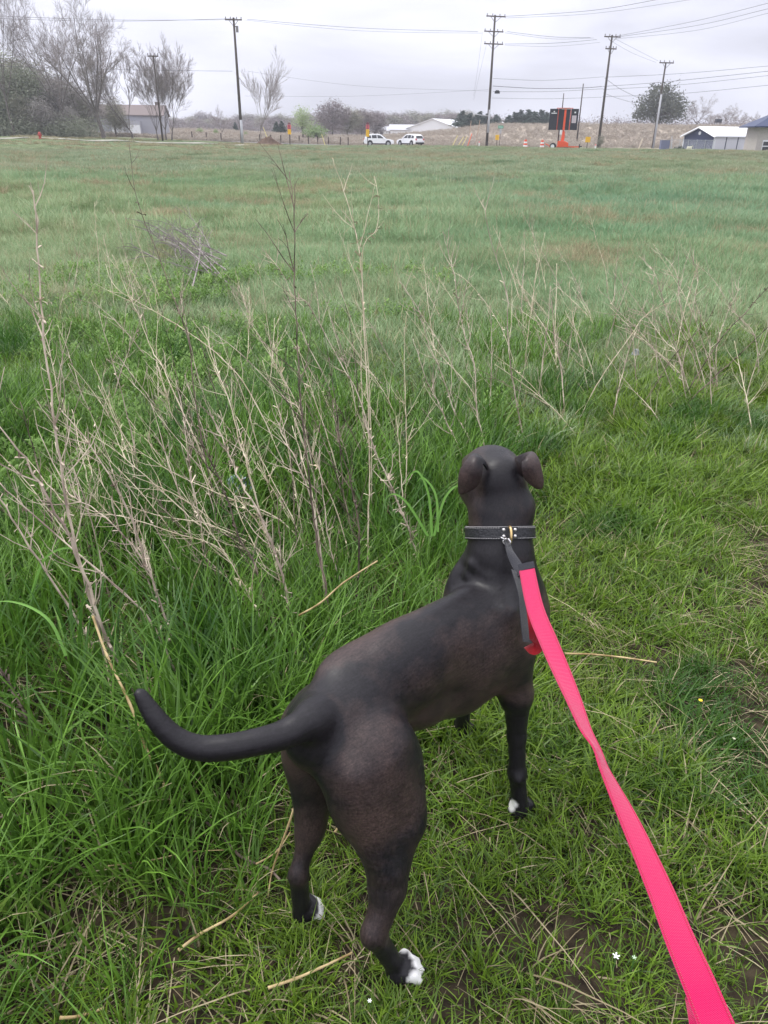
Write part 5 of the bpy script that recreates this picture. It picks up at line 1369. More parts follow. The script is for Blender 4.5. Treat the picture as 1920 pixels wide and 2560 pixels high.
def smooth_mesh(V, F, it=6, lam=0.5, mu=-0.52):
    E = np.concatenate([F[:, [0, 1]], F[:, [1, 2]], F[:, [2, 3]], F[:, [3, 0]]])
    E = np.concatenate([E, E[:, ::-1]])
    deg = np.bincount(E[:, 0], minlength=len(V))[:, None]
    for i in range(it):
        for w in (lam, mu):
            A = np.stack([np.bincount(E[:, 0], weights=V[E[:, 1], j], minlength=len(V)) for j in range(3)], 1)
            V = V + w * (A / deg - V)
    return V

def vn(V, F):
    a = V[F[:, 2]] - V[F[:, 0]]; b = V[F[:, 3]] - V[F[:, 1]]
    c = np.cross(a, b)
    N = np.zeros_like(V)
    for i in range(4): np.add.at(N, F[:, i], c)
    return N / np.maximum(np.linalg.norm(N, axis=1, keepdims=True), 1e-12)

H = np.array([0.72, 0.694, 0.0]); H /= np.linalg.norm(H)      # the way the body points
Rt = np.array([H[1], -H[0], 0.0])                              # the dog's right
UP = np.array([0, 0, 1.0])
def ax3(f, r, u): return [np.array(f), np.array(r), np.array(u)]
def tilt(deg):   # body axes pitched nose-up by deg
    a = math.radians(deg)
    f = H * math.cos(a) + UP * math.sin(a); u = -H * math.sin(a) + UP * math.cos(a)
    return ax3(f, Rt, u)
D = Field((-0.56, 0.72, -0.01), (0.52, 1.80, 0.94), VX)
def bp(c, f, r, u):  # offset from a point in the dog's frame
    return np.array(c) + H * f + Rt * r + UP * u

hipc = np.array([-0.070, 1.088, 0.47])
chest = np.array([0.245, 1.385, 0.475])
mid = (hipc + chest) / 2
# trunk
D.ell(bp(chest, -0.035, 0, 0.0), (0.185, 0.098, 0.138), tilt(4), k=0.03)           # rib cage
D.ell(bp(chest, 0.055, -0.012, 0.015), (0.11, 0.086, 0.122), tilt(10), k=0.04)           # fore chest
D.ell(bp(chest, -0.01, 0, 0.085), (0.15, 0.062, 0.06), tilt(0), k=0.04)            # withers
D.ell(bp(mid, -0.03, -0.006, 0.052), (0.17, 0.080, 0.092), tilt(4), k=0.04)              # loin
D.ell(bp(mid, 0.0, -0.008, 0.103), (0.20, 0.050, 0.052), tilt(2), k=0.04)               # back muscles
D.ell(bp(hipc, -0.005, 0, 0.030), (0.125, 0.084, 0.096), tilt(-8), k=0.04)           # pelvis
D.ell(bp(hipc, -0.05, 0.0, 0.03), (0.07, 0.05, 0.058), tilt(-25), k=0.04)            # croup
D.ell(bp(hipc, 0.115, -0.030, 0.088), (0.11, 0.055, 0.050), tilt(6), k=0.04)
D.ell(bp(hipc, 0.055, -0.048, 0.092), (0.07, 0.042, 0.036), tilt(-8), k=0.04)
# belly line
D.chain([bp(chest, -0.12, 0, -0.085), bp(mid, -0.02, 0, -0.045), bp(hipc, 0.08, 0, -0.03)], [0.055, 0.050, 0.04], k=0.04)
D.ell(bp(mid, -0.05, 0.0, -0.066), (0.035, 0.012, 0.014), tilt(10), k=0.02)
# neck
collar_c = np.array([0.262, 1.468, 0.705])
nk = np.array([-0.02, 0.46, 0.885]); nk /= np.linalg.norm(nk)
D.cone(bp(chest, 0.07, 0, 0.04), 0.086, collar_c - nk * 0.055, 0.075, k=0.035)
D.cone(bp(chest, 0.02, 0, 0.09), 0.062, collar_c - nk * 0.03, 0.058, k=0.03)
D.cone(collar_c - nk * 0.04, 0.061, collar_c + nk * 0.035, 0.059, k=0.02)
head_c = np.array([0.250, 1.535, 0.812])
D.cone(collar_c + nk * 0.02, 0.064, head_c - np.array([0, 0.0, 0.015]), 0.062, k=0.03)
D.ell(collar_c + nk * 0.065 + np.array([0.012, -0.01, 0]), (0.064, 0.055, 0.05), k=0.03)
# head, looking away and a little to the left
hf = np.array([-0.20, 0.93, -0.22]); hf /= np.linalg.norm(hf)
hr = np.cross(hf, UP); hr /= np.linalg.norm(hr)
hu = np.cross(hr, hf)
def hp(f, r, u): return head_c + hf * f + hr * r + hu * u
HA = [hf, hr, hu]
D.ell(hp(0.015, 0, 0.010), (0.088, 0.066, 0.060), HA, k=0.02)      # skull
D.ell(hp(0.015, -0.046, -0.024), (0.050, 0.032, 0.042), HA, k=0.02)  # cheeks
D.ell(hp(0.015, 0.046, -0.024), (0.050, 0.032, 0.042), HA, k=0.02)
D.ell(hp(0.075, -0.030, 0.022), (0.025, 0.022, 0.018), HA, k=0.015)  # brows
D.ell(hp(0.075, 0.030, 0.022), (0.025, 0.022, 0.018), HA, k=0.015)
D.cone(hp(0.07, 0, -0.012), 0.043, hp(0.165, 0, -0.022), 0.031, k=0.02)  # muzzle
D.cone(hp(0.08, -0.018, -0.030), 0.028, hp(0.150, -0.016, -0.036), 0.022, k=0.015)
D.cone(hp(0.08, 0.018, -0.030), 0.028, hp(0.150, 0.016, -0.036), 0.022, k=0.015)
D.cone(hp(0.03, 0, -0.050), 0.034, hp(0.145, 0, -0.056), 0.018, k=0.015)  # lower jaw
D.ell(hp(0.186, 0, -0.012), (0.014, 0.017, 0.013), HA, k=0.008)       # nose
D.ell(hp(-0.055, -0.0, 0.0), (0.03, 0.045, 0.045), HA, k=0.03)
# hind right leg
hr_hip = np.array([-0.022, 1.040, 0.465])
hr_knee = np.array([0.036, 1.002, 0.335])
hr_hock = np.array([-0.010, 0.892, 0.142])
hr_paw = np.array([0.042, 0.896, 0.030])
D.ell((hr_hip * 0.60 + hr_knee * 0.40) + H * -0.012, (0.105, 0.062, 0.125), tilt(8), k=0.035)
D.cone(hr_hip, 0.082, hr_knee, 0.052, k=0.03)
D.cone(hr_hip - H * 0.05 + UP * -0.01, 0.058, (hr_knee + hr_hock) / 2 - H * 0.005 + UP * 0.03, 0.036, k=0.03)
D.cone(hr_knee - UP * 0.02 - H * 0.008, 0.046, (hr_knee * 0.42 + hr_hock * 0.58) + Rt * .004, 0.035, k=0.025)
D.cone((hr_knee * 0.42 + hr_hock * 0.58) + Rt * .012, 0.031, hr_hock + UP * 0.012 + Rt * .006, 0.021, k=0.018)
D.cone(hr_hock - H * 0.010 + UP * 0.012, 0.0175, (hr_knee * 0.35 + hr_hock * 0.65) - H * 0.012, 0.008, k=0.018)  # tendon
D.ell(hr_hock + UP * 0.006 - H * 0.006, (0.020, 0.018, 0.030), tilt(0), k=0.014)
D.cone(hr_hock + Rt * .004, 0.0215, hr_paw + np.array([-0.012, 0.0, 0.012]), 0.0185, k=0.012)
D.cone(hr_hip + H * .045 + Rt * .045 - UP * .02, 0.020, hr_knee + H * .018 + Rt * .018 + UP * .03, 0.016, k=0.03)   # front edge of the thigh
D.cone(hr_hip - H * .070 + Rt * .030 + UP * .02, 0.024, hr_knee - H * .055 + Rt * .012, 0.016, k=0.025)             # hamstring
D.cone(hr_knee - H * .030 - UP * .015 - Rt * .012, 0.020, hr_hock * .55 + hr_knee * .45 - H * .022, 0.011, k=0.018)       # calf
D.ell(hr_knee + H * .022 + UP * .004, (0.020, 0.018, 0.026), tilt(0), k=0.02)
# hind left leg
hl_hip = np.array([-0.118, 1.135, 0.465])
hl_knee = np.array([-0.120, 1.105, 0.330])
hl_hock = np.array([-0.168, 1.018, 0.138])
hl_paw = np.array([-0.160, 1.020, 0.030])
D.ell((hl_hip * 0.6 + hl_knee * 0.4), (0.090, 0.045, 0.11), tilt(8), k=0.035)
D.cone(hl_hip, 0.066, hl_knee, 0.045, k=0.03)
D.cone(hl_hip - H * 0.05, 0.042, (hl_knee + hl_hock) / 2, 0.030, k=0.03)
D.cone(hl_knee, 0.037, (hl_knee * 0.4 + hl_hock * 0.6), 0.024, k=0.02)
D.cone((hl_knee * 0.4 + hl_hock * 0.6), 0.023, hl_hock + UP * 0.01, 0.0165, k=0.015)
D.ell(hl_hock + UP * 0.004, (0.020, 0.017, 0.028), tilt(0), k=0.014)
D.cone(hl_hock, 0.0195, hl_paw + np.array([-0.006, -0.004, 0.012]), 0.019, k=0.012)
# front right leg
fr_sh = np.array([0.284, 1.356, 0.47])
fr_el = np.array([0.314, 1.345, 0.345])
fr_ca = np.array([0.328, 1.305, 0.135])
fr_paw = np.array([0.340, 1.298, 0.030])
D.ell(fr_sh + np.array([-0.012, 0.0, 0.03]), (0.070, 0.038, 0.12), tilt(10), k=0.035)
D.cone(fr_sh, 0.052, fr_el, 0.038, k=0.03)
D.ell(fr_el + np.array([-0.01, -0.012, 0.0]), (0.03, 0.026, 0.035), k=0.02)
D.cone(fr_el, 0.034, (fr_el + fr_ca) / 2 + np.array([0, 0.002, -0.01]), 0.0215, k=0.015)
D.cone((fr_el + fr_ca) / 2 + np.array([0, 0.002, -0.01]), 0.0215, fr_ca, 0.0195, k=0.012)
D.ell(fr_ca + np.array([-0.002, 0.004, 0]), (0.021, 0.022, 0.026), k=0.01)
D.ell(fr_ca + np.array([0.0, -0.020, -0.004]), (0.009, 0.009, 0.012), k=0.01)
D.cone(fr_ca, 0.0195, fr_paw + np.array([0.0, -0.004, 0.012]), 0.020, k=0.012)
# front left leg
fl_sh = np.array([0.185, 1.470, 0.49])
fl_el = np.array([0.195, 1.475, 0.345])
fl_ca = np.array([0.220, 1.545, 0.135])
fl_paw = np.array([0.224, 1.562, 0.030])
D.ell(fl_sh + np.array([0.012, -0.005, 0.04]), (0.070, 0.036, 0.11), tilt(10), k=0.04)
D.cone(fl_sh, 0.052, fl_el, 0.038, k=0.03)
D.cone(fl_el, 0.034, (fl_el + fl_ca) / 2, 0.0235, k=0.015)
D.cone((fl_el + fl_ca) / 2, 0.0235, fl_ca, 0.0195, k=0.012)
D.cone(fl_ca, 0.0195, fl_paw + np.array([0, 0, 0.012]), 0.020, k=0.012)
D.ell(bp(chest, -0.015, 0.074, 0.060), (0.022, 0.014, 0.080), tilt(20), k=0.03)      # edge of the shoulder blade
# paws: four toes and a pad each
TOES = []
def paw(c, fd, s=1.0, spread=0.0105):
    fd = np.array(fd, float); fd /= np.linalg.norm(fd)
    sd_ = np.array([fd[1], -fd[0], 0])
    c = np.array(c, float)
    D.ell(c + fd * 0.004 + UP * -0.006, (0.030 * s, 0.024 * s, 0.020 * s), [fd, sd_, UP], k=0.012)
    for i, q in enumerate((-1.5, -0.5, 0.5, 1.5)):
        ln = 0.034 if abs(q) < 1 else 0.024
        a = c + fd * 0.008 + sd_ * q * spread * 0.95 * s + UP * 0.004
        b = c + fd * ln * s + sd_ * q * spread * 1.42 * s + UP * -0.014
        D.cone(a, 0.0095 * s, (a + b) / 2 + UP * 0.008, 0.0102 * s, k=0.003)
        D.cone((a + b) / 2 + UP * 0.008, 0.0102 * s, b, 0.0092 * s, k=0.003)
        TOES.append((b + fd * 0.008 * s, fd, s))
paw(hr_paw, (0.90, 0.36, 0), 1.12)
paw(hl_paw, (0.72, 0.50, 0), 1.05)
paw(fr_paw, (0.45, 0.75, 0), 1.12)
paw(fl_paw, (0.45, 0.75, 0), 1.1)
# tail
tail_px = [(830, 1775, 1.06, 0.022), (800, 1788, 1.035, 0.029), (758, 1812, 0.99, 0.030), (705, 1838, 0.965, 0.0265), (645, 1854, 0.945, 0.0245), (570, 1868, 0.93, 0.0235), (500, 1870, 0.925, 0.0225),
           (445, 1850, 0.925, 0.0205), (405, 1815, 0.93, 0.0185), (375, 1775, 0.94, 0.0160), (350, 1735, 0.95, 0.0110)]
tp = [np.array(at(a, b, c)) for a, b, c, _ in tail_px]
tq = spline([list(p) + [q[3]] for p, q in zip(tp, tail_px)], 40)
D.chain(tq[:8, :3], tq[:8, 3] * 0.96, k=0.022)
D.chain(tq[7:, :3], tq[7:, 3] * 0.91, k=0.004)
# loose skin folded at the base of the neck
for za, zb, dx in ((0.655, 0.640, 0.0), (0.628, 0.612, -0.006), (0.600, 0.588, -0.014)):
    D.chain([(0.190 + dx, 1.455, za - .012), (0.200 + dx, 1.408, za), (0.235 + dx, 1.378, zb + .004), (0.275, 1.372, zb)], [0.007, 0.0105, 0.010, 0.005], k=0.013)

DV, DF = surface_nets(D)
DV = smooth_mesh(DV, DF, 8)
DN = vn(DV, DF)
if (DN * (DV - DV.mean(0))).sum() < 0:
    DF = DF[:, ::-1]; DN = -DN

def dist_to(V, c): return np.linalg.norm(V - np.array(c), axis=1)
white = np.zeros(len(DV))
UPZ = UP
def dab(c, r, soft=0.008):
    global white
    white = np.maximum(white, 1 - np.clip((dist_to(DV, c) - r) / soft, 0, 1))
for i in (0, 1, 2, 3):
    b, fd, s = TOES[i]; dab(b + UP * 0.006 - fd * 0.008, 0.019 if i < 3 else 0.010, 0.004); dab(b + UP * 0.014 - fd * 0.018, 0.013, 0.004)
for i in (5, 6, 7):
    b, fd, s = TOES[i]; dab(b + UP * 0.006 - fd * 0.006, 0.018, 0.004)
for i in (9,):
    b, fd, s = TOES[i]; dab(b + UP * 0.004 - fd * 0.018, 0.012, 0.005); dab(b + UP * 0.014 - fd * 0.032, 0.011, 0.006)
dab(fr_paw + np.array([-.020, -.006, .010]), .013, .005); dab(fr_paw + np.array([-.016, -.014, .026]), .007, .006)
# a black saddle over brown-black flanks
s_along = (DV - hipc) @ H
s_side = np.abs((DV - hipc) @ Rt)
saddle = sst(0.53, 0.61, DV[:, 2]) * (1 - sst(0.012, 0.060, np.abs((DV - hipc) @ Rt - .008))) * sst(-0.12, 0.0, s_along) * 0.9
tail_d = np.min([dist_to(DV, p) for p in tp[2:]], axis=0)
saddle = np.maximum(saddle, (1 - sst(0.04, 0.09, tail_d)) * 1.9)
saddle = np.maximum(saddle, (1 - sst(.30, .38, DV[:, 2])) * sst(1.22, 1.27, DV[:, 1]) * 1.7)
saddle = np.maximum(saddle, (1 - sst(.10, .17, DV[:, 2])) * 1.3)
saddle = np.maximum(saddle, sst(.56, .62, DV[:, 2]) * (1 - sst(.66, .70, DV[:, 2])) * sst(1.30, 1.36, DV[:, 1]) * 0.95)
saddle = np.maximum(saddle, sst(.68, .72, DV[:, 2]) * (1 - sst(.02, .06, np.abs(DV[:, 0] - .262))) * .8)

# running coordinates of the coat: along the lie of the hair, and round the body
_P = DV
_u = _P @ H; _ax = (_P - mid); _v = np.arctan2(_ax @ Rt, _P[:, 2] - .42) * .11
_lg = _P[:, 2] < .30
for _a, _b in ((hr_knee, hr_hock), (hl_knee, hl_hock), (fr_el, fr_ca), (fl_el, fl_ca)):
    _m2 = _lg & (np.linalg.norm(_P[:, :2] - ((_a + _b) / 2)[:2], axis=1) < .13)
    _t = np.clip((_P[:, 2] - _b[2]) / (_a[2] - _b[2]), -.3, 1.2); _c = _b[None, :2] + (_a - _b)[None, :2] * _t[:, None]
    _u = np.where(_m2, _P[:, 2], _u); _v = np.where(_m2, np.arctan2(_P[:, 1] - _c[:, 1], _P[:, 0] - _c[:, 0]) * .035, _v)
_nk = (_P - collar_c) @ nk > -.05
_u = np.where(_nk, _P @ nk, _u); _v = np.where(_nk, np.arctan2(_P[:, 0] - collar_c[0], -(_P[:, 1] - collar_c[1])) * .065, _v)
_ti = np.argmin([dist_to(_P, p) for p in tq[:, :3]], axis=0); _tm = (np.min([dist_to(_P, p) for p in tq[6:, :3]], axis=0) < .035)
_u = np.where(_tm, _ti * .012, _u); _v = np.where(_tm, _P[:, 2], _v)
def coat_material(name, dark, brown, rough, hair=False):
    m = bpy.data.materials.new(name); m.use_nodes = True
    n, l = m.node_tree.nodes, m.node_tree.links
    b = n['Principled BSDF']
    b.inputs['Roughness'].default_value = rough
    b.inputs['Specular IOR Level'].default_value = 0.28
    geo = n.new('ShaderNodeNewGeometry')
    nz = n.new('ShaderNodeTexNoise'); nz.inputs['Scale'].default_value = 7; nz.inputs['Detail'].default_value = 5; nz.inputs['Roughness'].default_value = .6
    l.new(geo.outputs['Position'], nz.inputs['Vector'])
    mr = n.new('ShaderNodeMapRange'); mr.inputs['From Min'].default_value = .36; mr.inputs['From Max'].default_value = .64
    l.new(nz.outputs[0], mr.inputs[0])
    at_ = n.new('ShaderNodeAttribute'); at_.attribute_name = 'saddle'
    sd0 = n.new('ShaderNodeTexNoise'); sd0.inputs['Scale'].default_value = 12; sd0.inputs['Detail'].default_value = 4; l.new(geo.outputs['Position'], sd0.inputs['Vector'])
    sd1 = n.new('ShaderNodeMapRange'); sd1.inputs['From Min'].default_value = .32; sd1.inputs['From Max'].default_value = .58; sd1.inputs['To Min'].default_value = .55; l.new(sd0.outputs[0], sd1.inputs[0])
    sd2 = n.new('ShaderNodeMath'); sd2.operation = 'MULTIPLY'; l.new(at_.outputs['Fac'], sd2.inputs[0]); l.new(sd1.outputs[0], sd2.inputs[1])
    sb = n.new('ShaderNodeMath'); sb.operation = 'SUBTRACT'; sb.use_clamp = True
    l.new(mr.outputs[0], sb.inputs[0]); l.new(sd2.outputs[0], sb.inputs[1])
    mx = n.new('ShaderNodeMix'); mx.data_type = 'RGBA'
    mx.inputs['A'].default_value = (*dark, 1); mx.inputs['B'].default_value = (*brown, 1)
    l.new(sb.outputs[0], mx.inputs['Factor'])
    sp = n.new('ShaderNodeTexNoise'); sp.inputs['Scale'].default_value = 230; sp.inputs['Detail'].default_value = 3; sp.inputs['Roughness'].default_value = .7
    l.new(geo.outputs['Position'], sp.inputs['Vector'])
    sr = n.new('ShaderNodeMapRange'); sr.inputs['From Min'].default_value = .3; sr.inputs['From Max'].default_value = .7; sr.inputs['To Min'].default_value = .55; sr.inputs['To Max'].default_value = 1.5
    l.new(sp.outputs[0], sr.inputs[0])
    ml = n.new('ShaderNodeVectorMath'); ml.operation = 'SCALE'; l.new(mx.outputs['Result'], ml.inputs[0]); l.new(sr.outputs[0], ml.inputs['Scale'])
    rr2 = n.new('ShaderNodeMapRange'); rr2.inputs['From Min'].default_value = .3; rr2.inputs['From Max'].default_value = .7; rr2.inputs['To Min'].default_value = rough - .08; rr2.inputs['To Max'].default_value = rough + .14
    l.new(sp.outputs[0], rr2.inputs[0]); l.new(rr2.outputs[0], b.inputs['Roughness'])
    au = n.new('ShaderNodeAttribute'); au.attribute_name = 'fu'; av_ = n.new('ShaderNodeAttribute'); av_.attribute_name = 'fv'
    cx = n.new('ShaderNodeCombineXYZ'); mu_ = n.new('ShaderNodeMath'); mu_.operation = 'MULTIPLY'; mu_.inputs[1].default_value = 45; mv_ = n.new('ShaderNodeMath'); mv_.operation = 'MULTIPLY'; mv_.inputs[1].default_value = 330
    l.new(au.outputs['Fac'], mu_.inputs[0]); l.new(av_.outputs['Fac'], mv_.inputs[0]); l.new(mu_.outputs[0], cx.inputs[0]); l.new(mv_.outputs[0], cx.inputs[1])
    sk = n.new('ShaderNodeTexNoise'); sk.inputs['Scale'].default_value = 1; sk.inputs['Detail'].default_value = 4; sk.inputs['Roughness'].default_value = .65; l.new(cx.outputs[0], sk.inputs['Vector'])
    sk2 = n.new('ShaderNodeMapRange'); sk2.inputs['From Min'].default_value = .3; sk2.inputs['From Max'].default_value = .7; sk2.inputs['To Min'].default_value = .68; sk2.inputs['To Max'].default_value = 1.34; l.new(sk.outputs[0], sk2.inputs[0])
    ml2 = n.new('ShaderNodeVectorMath'); ml2.operation = 'SCALE'; l.new(ml.outputs[0], ml2.inputs[0]); l.new(sk2.outputs[0], ml2.inputs['Scale'])
    skb = n.new('ShaderNodeBump'); skb.inputs['Strength'].default_value = .35; skb.inputs['Distance'].default_value = .0012; l.new(sk.outputs[0], skb.inputs['Height'])
    aw = n.new('ShaderNodeAttribute'); aw.attribute_name = 'white'
    m2 = n.new('ShaderNodeMix'); m2.data_type = 'RGBA'
    m2.inputs['B'].default_value = (.78, .76, .74, 1)
    l.new(aw.outputs['Fac'], m2.inputs['Factor']); l.new(ml2.outputs[0], m2.inputs['A'])
    l.new(m2.outputs['Result'], b.inputs['Base Color'])
    if not hair:
        mp = n.new('ShaderNodeMapping'); mp.inputs['Rotation'].default_value = (0, 0, math.radians(-46)); mp.inputs['Scale'].default_value = (50, 380, 160)
        l.new(geo.outputs['Position'], mp.inputs[0])
        n2 = n.new('ShaderNodeTexNoise'); n2.inputs['Scale'].default_value = 1; n2.inputs['Detail'].default_value = 2
        n3 = n.new('ShaderNodeTexNoise'); n3.inputs['Scale'].default_value = 26; n3.inputs['Detail'].default_value = 3; l.new(geo.outputs['Position'], n3.inputs['Vector'])
        b3 = n.new('ShaderNodeBump'); b3.inputs['Strength'].default_value = .22; b3.inputs['Distance'].default_value = .006; l.new(n3.outputs[0], b3.inputs['Height'])
        l.new(mp.outputs[0], n2.inputs['Vector'])
        bm = n.new('ShaderNodeBump'); bm.inputs['Strength'].default_value = .05; bm.inputs['Distance'].default_value = .001; l.new(b3.outputs[0], skb.inputs['Normal']); l.new(skb.outputs[0], bm.inputs['Normal'])
        l.new(n2.outputs[0], bm.inputs['Height']); l.new(bm.outputs[0], b.inputs['Normal'])
    return m
M_coat = coat_material('dog coat', (.0100, .0086, .0108), (.052, .034, .031), .40)
#M_fur = coat_material('dog fur', (.0100, .0088, .0115), (.070, .044, .039), .40, True)
M_black = mat('black leather', (.012, .012, .015), .45, .5, bump=.3, scale=60)
dog = empty('dog', (0.09, 1.22, 0), 0, 'black and dark brown short haired dog standing in the grass with white toes, looking away', 'dog')
def keep(o, root):
    o.parent = root
    o.matrix_parent_inverse = Matrix.Translation(-Vector(root.location))
    return o
body = np_mesh('body', DV, DF, M_coat, attrs={'white': white, 'saddle': saddle, 'fu': _u, 'fv': _v})
keep(body, dog)
# claws
for b, fd, s in TOES:
    c = MB(); a = Vector(b) + Vector((0, 0, -0.002))
    f = Vector(fd)
    c.tube([a - f * .004, a + f * .006 + Vector((0, 0, .0005)), a + f * .009 - Vector((0, 0, .004))], [.0025, .0020, .0006], 6)
    keep(c.build('claw', mat_claw if 'mat_claw' in globals() else globals().setdefault('mat_claw', mat('claw', (.02, .017, .015), .35)), smooth=True), dog)
# eyes and nose (on the far side of the head)
M_eye = mat('dog eye', (.03, .015, .008), .08, .6)
M_nose = mat('dog nose', (.012, .012, .012), .35, .5, bump=.5, scale=200)
def ball(name, c, r, m, root, seg=16):
    mb = MB(); vs = []; fs = []
    for i in range(seg // 2 + 1):
        for j in range(seg):
            t = math.pi * i / (seg // 2); p = 2 * math.pi * j / seg
            vs.append((c[0] + r[0] * math.sin(t) * math.cos(p), c[1] + r[1] * math.sin(t) * math.sin(p), c[2] + r[2] * math.cos(t)))
    for i in range(seg // 2):
        for j in range(seg):
            fs.append((i * seg + j, (i + 1) * seg + j, (i + 1) * seg + (j + 1) % seg, i * seg + (j + 1) % seg))
    mb.add(vs, fs)
    return keep(mb.build(name, m, smooth=True), root)
for s_ in (-1, 1): ball('eye', hp(.090, .034 * s_, .014), (.011, .011, .011), M_eye, dog)
ball('nose', hp(.192, 0, -.012), (.015, .013, .011), M_nose, dog)
# ears: folded flaps, built as bent sheets with real thickness
EARS = []
def ear(rows, thick=0.0035):
    """rows: from the root to the tip, each a list of points across the flap"""
    P = np.array(rows, float); nr, nc = P.shape[:2]
    # refine by interpolation
    def refine(A, axis, m):
        n0 = A.shape[axis]; t = np.linspace(0, n0 - 1, m)
        A = np.moveaxis(A, axis, 0)
        out = []
        for q in t:
            i = int(min(max(math.floor(q), 0), n0 - 2)); f = q - i
            p0, p1, p2, p3 = A[max(i - 1, 0)], A[i], A[i + 1], A[min(i + 2, n0 - 1)]
            out.append(.5 * ((2 * p1) + (-p0 + p2) * f + (2 * p0 - 5 * p1 + 4 * p2 - p3) * f * f + (-p0 + 3 * p1 - 3 * p2 + p3) * f ** 3))
        return np.moveaxis(np.array(out), 0, axis)
    P = refine(refine(P, 0, 22), 1, 14)
    nr, nc = P.shape[:2]
    du = np.gradient(P, axis=0); dv = np.gradient(P, axis=1)
    N = np.cross(du, dv); N /= np.maximum(np.linalg.norm(N, axis=2, keepdims=True), 1e-9)
    top = P + N * thick / 2; bot = P - N * thick / 2
    V = np.concatenate([top.reshape(-1, 3), bot.reshape(-1, 3)])
    F = []
    o = nr * nc
    for i in range(nr - 1):
        for j in range(nc - 1):
            a = i * nc + j
            F.append((a, a + 1, a + nc + 1, a + nc)); F.append((o + a, o + a + nc, o + a + nc + 1, o + a + 1))
    for i in range(nr - 1):
        for j in (0, nc - 1):
            a = i * nc + j; q = (a, a + nc, o + a + nc, o + a)
            F.append(q if j == 0 else q[::-1])
    for j in range(nc - 1):
        for i in (0, nr - 1):
            a = i * nc + j; q = (a, o + a, o + a + 1, a + 1)
            F.append(q if i == 0 else q[::-1])
    ob = np_mesh('ear', V, np.array(F), M_coat, attrs={'white': np.zeros(len(V)), 'saddle': np.tile(np.repeat(np.interp(np.linspace(0, 1, nr), [0, .22, .34, .5, 1], [1, 1, .5, .0, .1]), nc), 2)})
    keep(ob, dog)
    EARS.append((ob, V, np.array(F)))
    return ob, P, N
def e3(px, py, y): return list(at(px, py, y))
ear_l = ear([
    [e3(1216, 1196, 1.500), e3(1212, 1166, 1.502), e3(1200, 1142, 1.515)],
    [e3(1220, 1180, 1.478), e3(1214, 1156, 1.482), e3(1196, 1136, 1.500)],
    [e3(1207, 1160, 1.462), e3(1196, 1143, 1.464), e3(1178, 1137, 1.482)],
    [e3(1205, 1178, 1.448), e3(1184, 1165, 1.446), e3(1160, 1158, 1.468)],
    [e3(1201, 1200, 1.446), e3(1176, 1196, 1.442), e3(1148, 1190, 1.462)],
    [e3(1186, 1220, 1.450), e3(1166, 1222, 1.448), e3(1146, 1220, 1.462)],
    [e3(1160, 1233, 1.456), e3(1154, 1235, 1.456), e3(1148, 1233, 1.462)],
])
ear_r = ear([
    [e3(1284, 1200, 1.492), e3(1282, 1168, 1.496), e3(1290, 1144, 1.515)],
    [e3(1304, 1212, 1.482), e3(1302, 1172, 1.486), e3(1304, 1136, 1.503)],
    [e3(1306, 1158, 1.460), e3(1318, 1143, 1.464), e3(1330, 1130, 1.488)],
    [e3(1304, 1170, 1.448), e3(1326, 1160, 1.446), e3(1345, 1146, 1.470)],
    [e3(1308, 1190, 1.446), e3(1334, 1188, 1.444), e3(1354, 1176, 1.462)],
    [e3(1322, 1208, 1.450), e3(1342, 1210, 1.449), e3(1358, 1204, 1.460)],
    [e3(1342, 1220, 1.456), e3(1349, 1222, 1.456), e3(1356, 1219, 1.460)],
])
# ------------------------------------------------------------------ collar
M_brass = mat('brass', (.62, .44, .20), .3, .5, metal=.9)
M_steel = mat('steel', (.62, .60, .60), .3, .5, metal=.85)
M_thread = mat('white stitching', (.45, .43, .42), .8)
collar = empty('dog_collar', Vector(collar_c), 0, 'black leather collar with white stitching, steel rivets and a brass ring around the dog\'s neck', 'dog collar')
ca_ = Vector(nk).normalized()
cu = Vector((1, 0, 0)); cu = (cu - ca_ * cu.dot(ca_)).normalized()
cw = ca_.cross(cu).normalized()          # points away from the camera side or towards it
if cw.y > 0: cw = -cw
CC = Vector(collar_c) + Vector((0.0, 0.0, 0.0))
_q = DV - np.array(CC); _h = _q @ np.array(ca_); _m = np.abs(_h) < .014
_a = np.degrees(np.arctan2(_q[_m] @ np.array(cu), _q[_m] @ np.array(cw))) % 360
_r = np.sqrt((_q[_m] @ np.array(cu)) ** 2 + (_q[_m] @ np.array(cw)) ** 2)
_bins = np.array([np.max(_r[np.minimum(abs(_a - b), 360 - abs(_a - b)) < 14], initial=.06) for b in range(0, 360, 10)])
_bins = sum(np.roll(_bins, k) for k in (-1, 0, 1)) / 3 + .004
def on_collar(deg, h, out=0.0):
    a = math.radians(deg)
    r = float(np.interp(deg % 360, np.arange(0, 361, 10), np.append(_bins, _bins[0]))) + out
    return CC + (cu * math.sin(a) + cw * math.cos(a)) * r + ca_ * h
def band(h0, h1, out, th, n=72, a0=0, a1=360, mat_=None, name='strap', parent=None):
    mb = MB(); full = (a1 - a0) >= 360; vs = []; fs = []
    m = n if full else n + 1
    for i in range(m):
        d = a0 + (a1 - a0) * i / n
        for (h, o_) in ((h0, out), (h1, out), (h1, out + th), (h0, out + th)):
            vs.append(on_collar(d, h, o_))
    for i in range(n):
        j = (i + 1) % m
        for k in range(4):
            fs.append((i * 4 + k, j * 4 + k, j * 4 + (k + 1) % 4, i * 4 + (k + 1) % 4))
    mb.add(vs, fs)
    return keep(mb.build(name, mat_, smooth=False), parent)
band(-.0135, .0135, -.004, .0065, mat_=M_black, parent=collar)
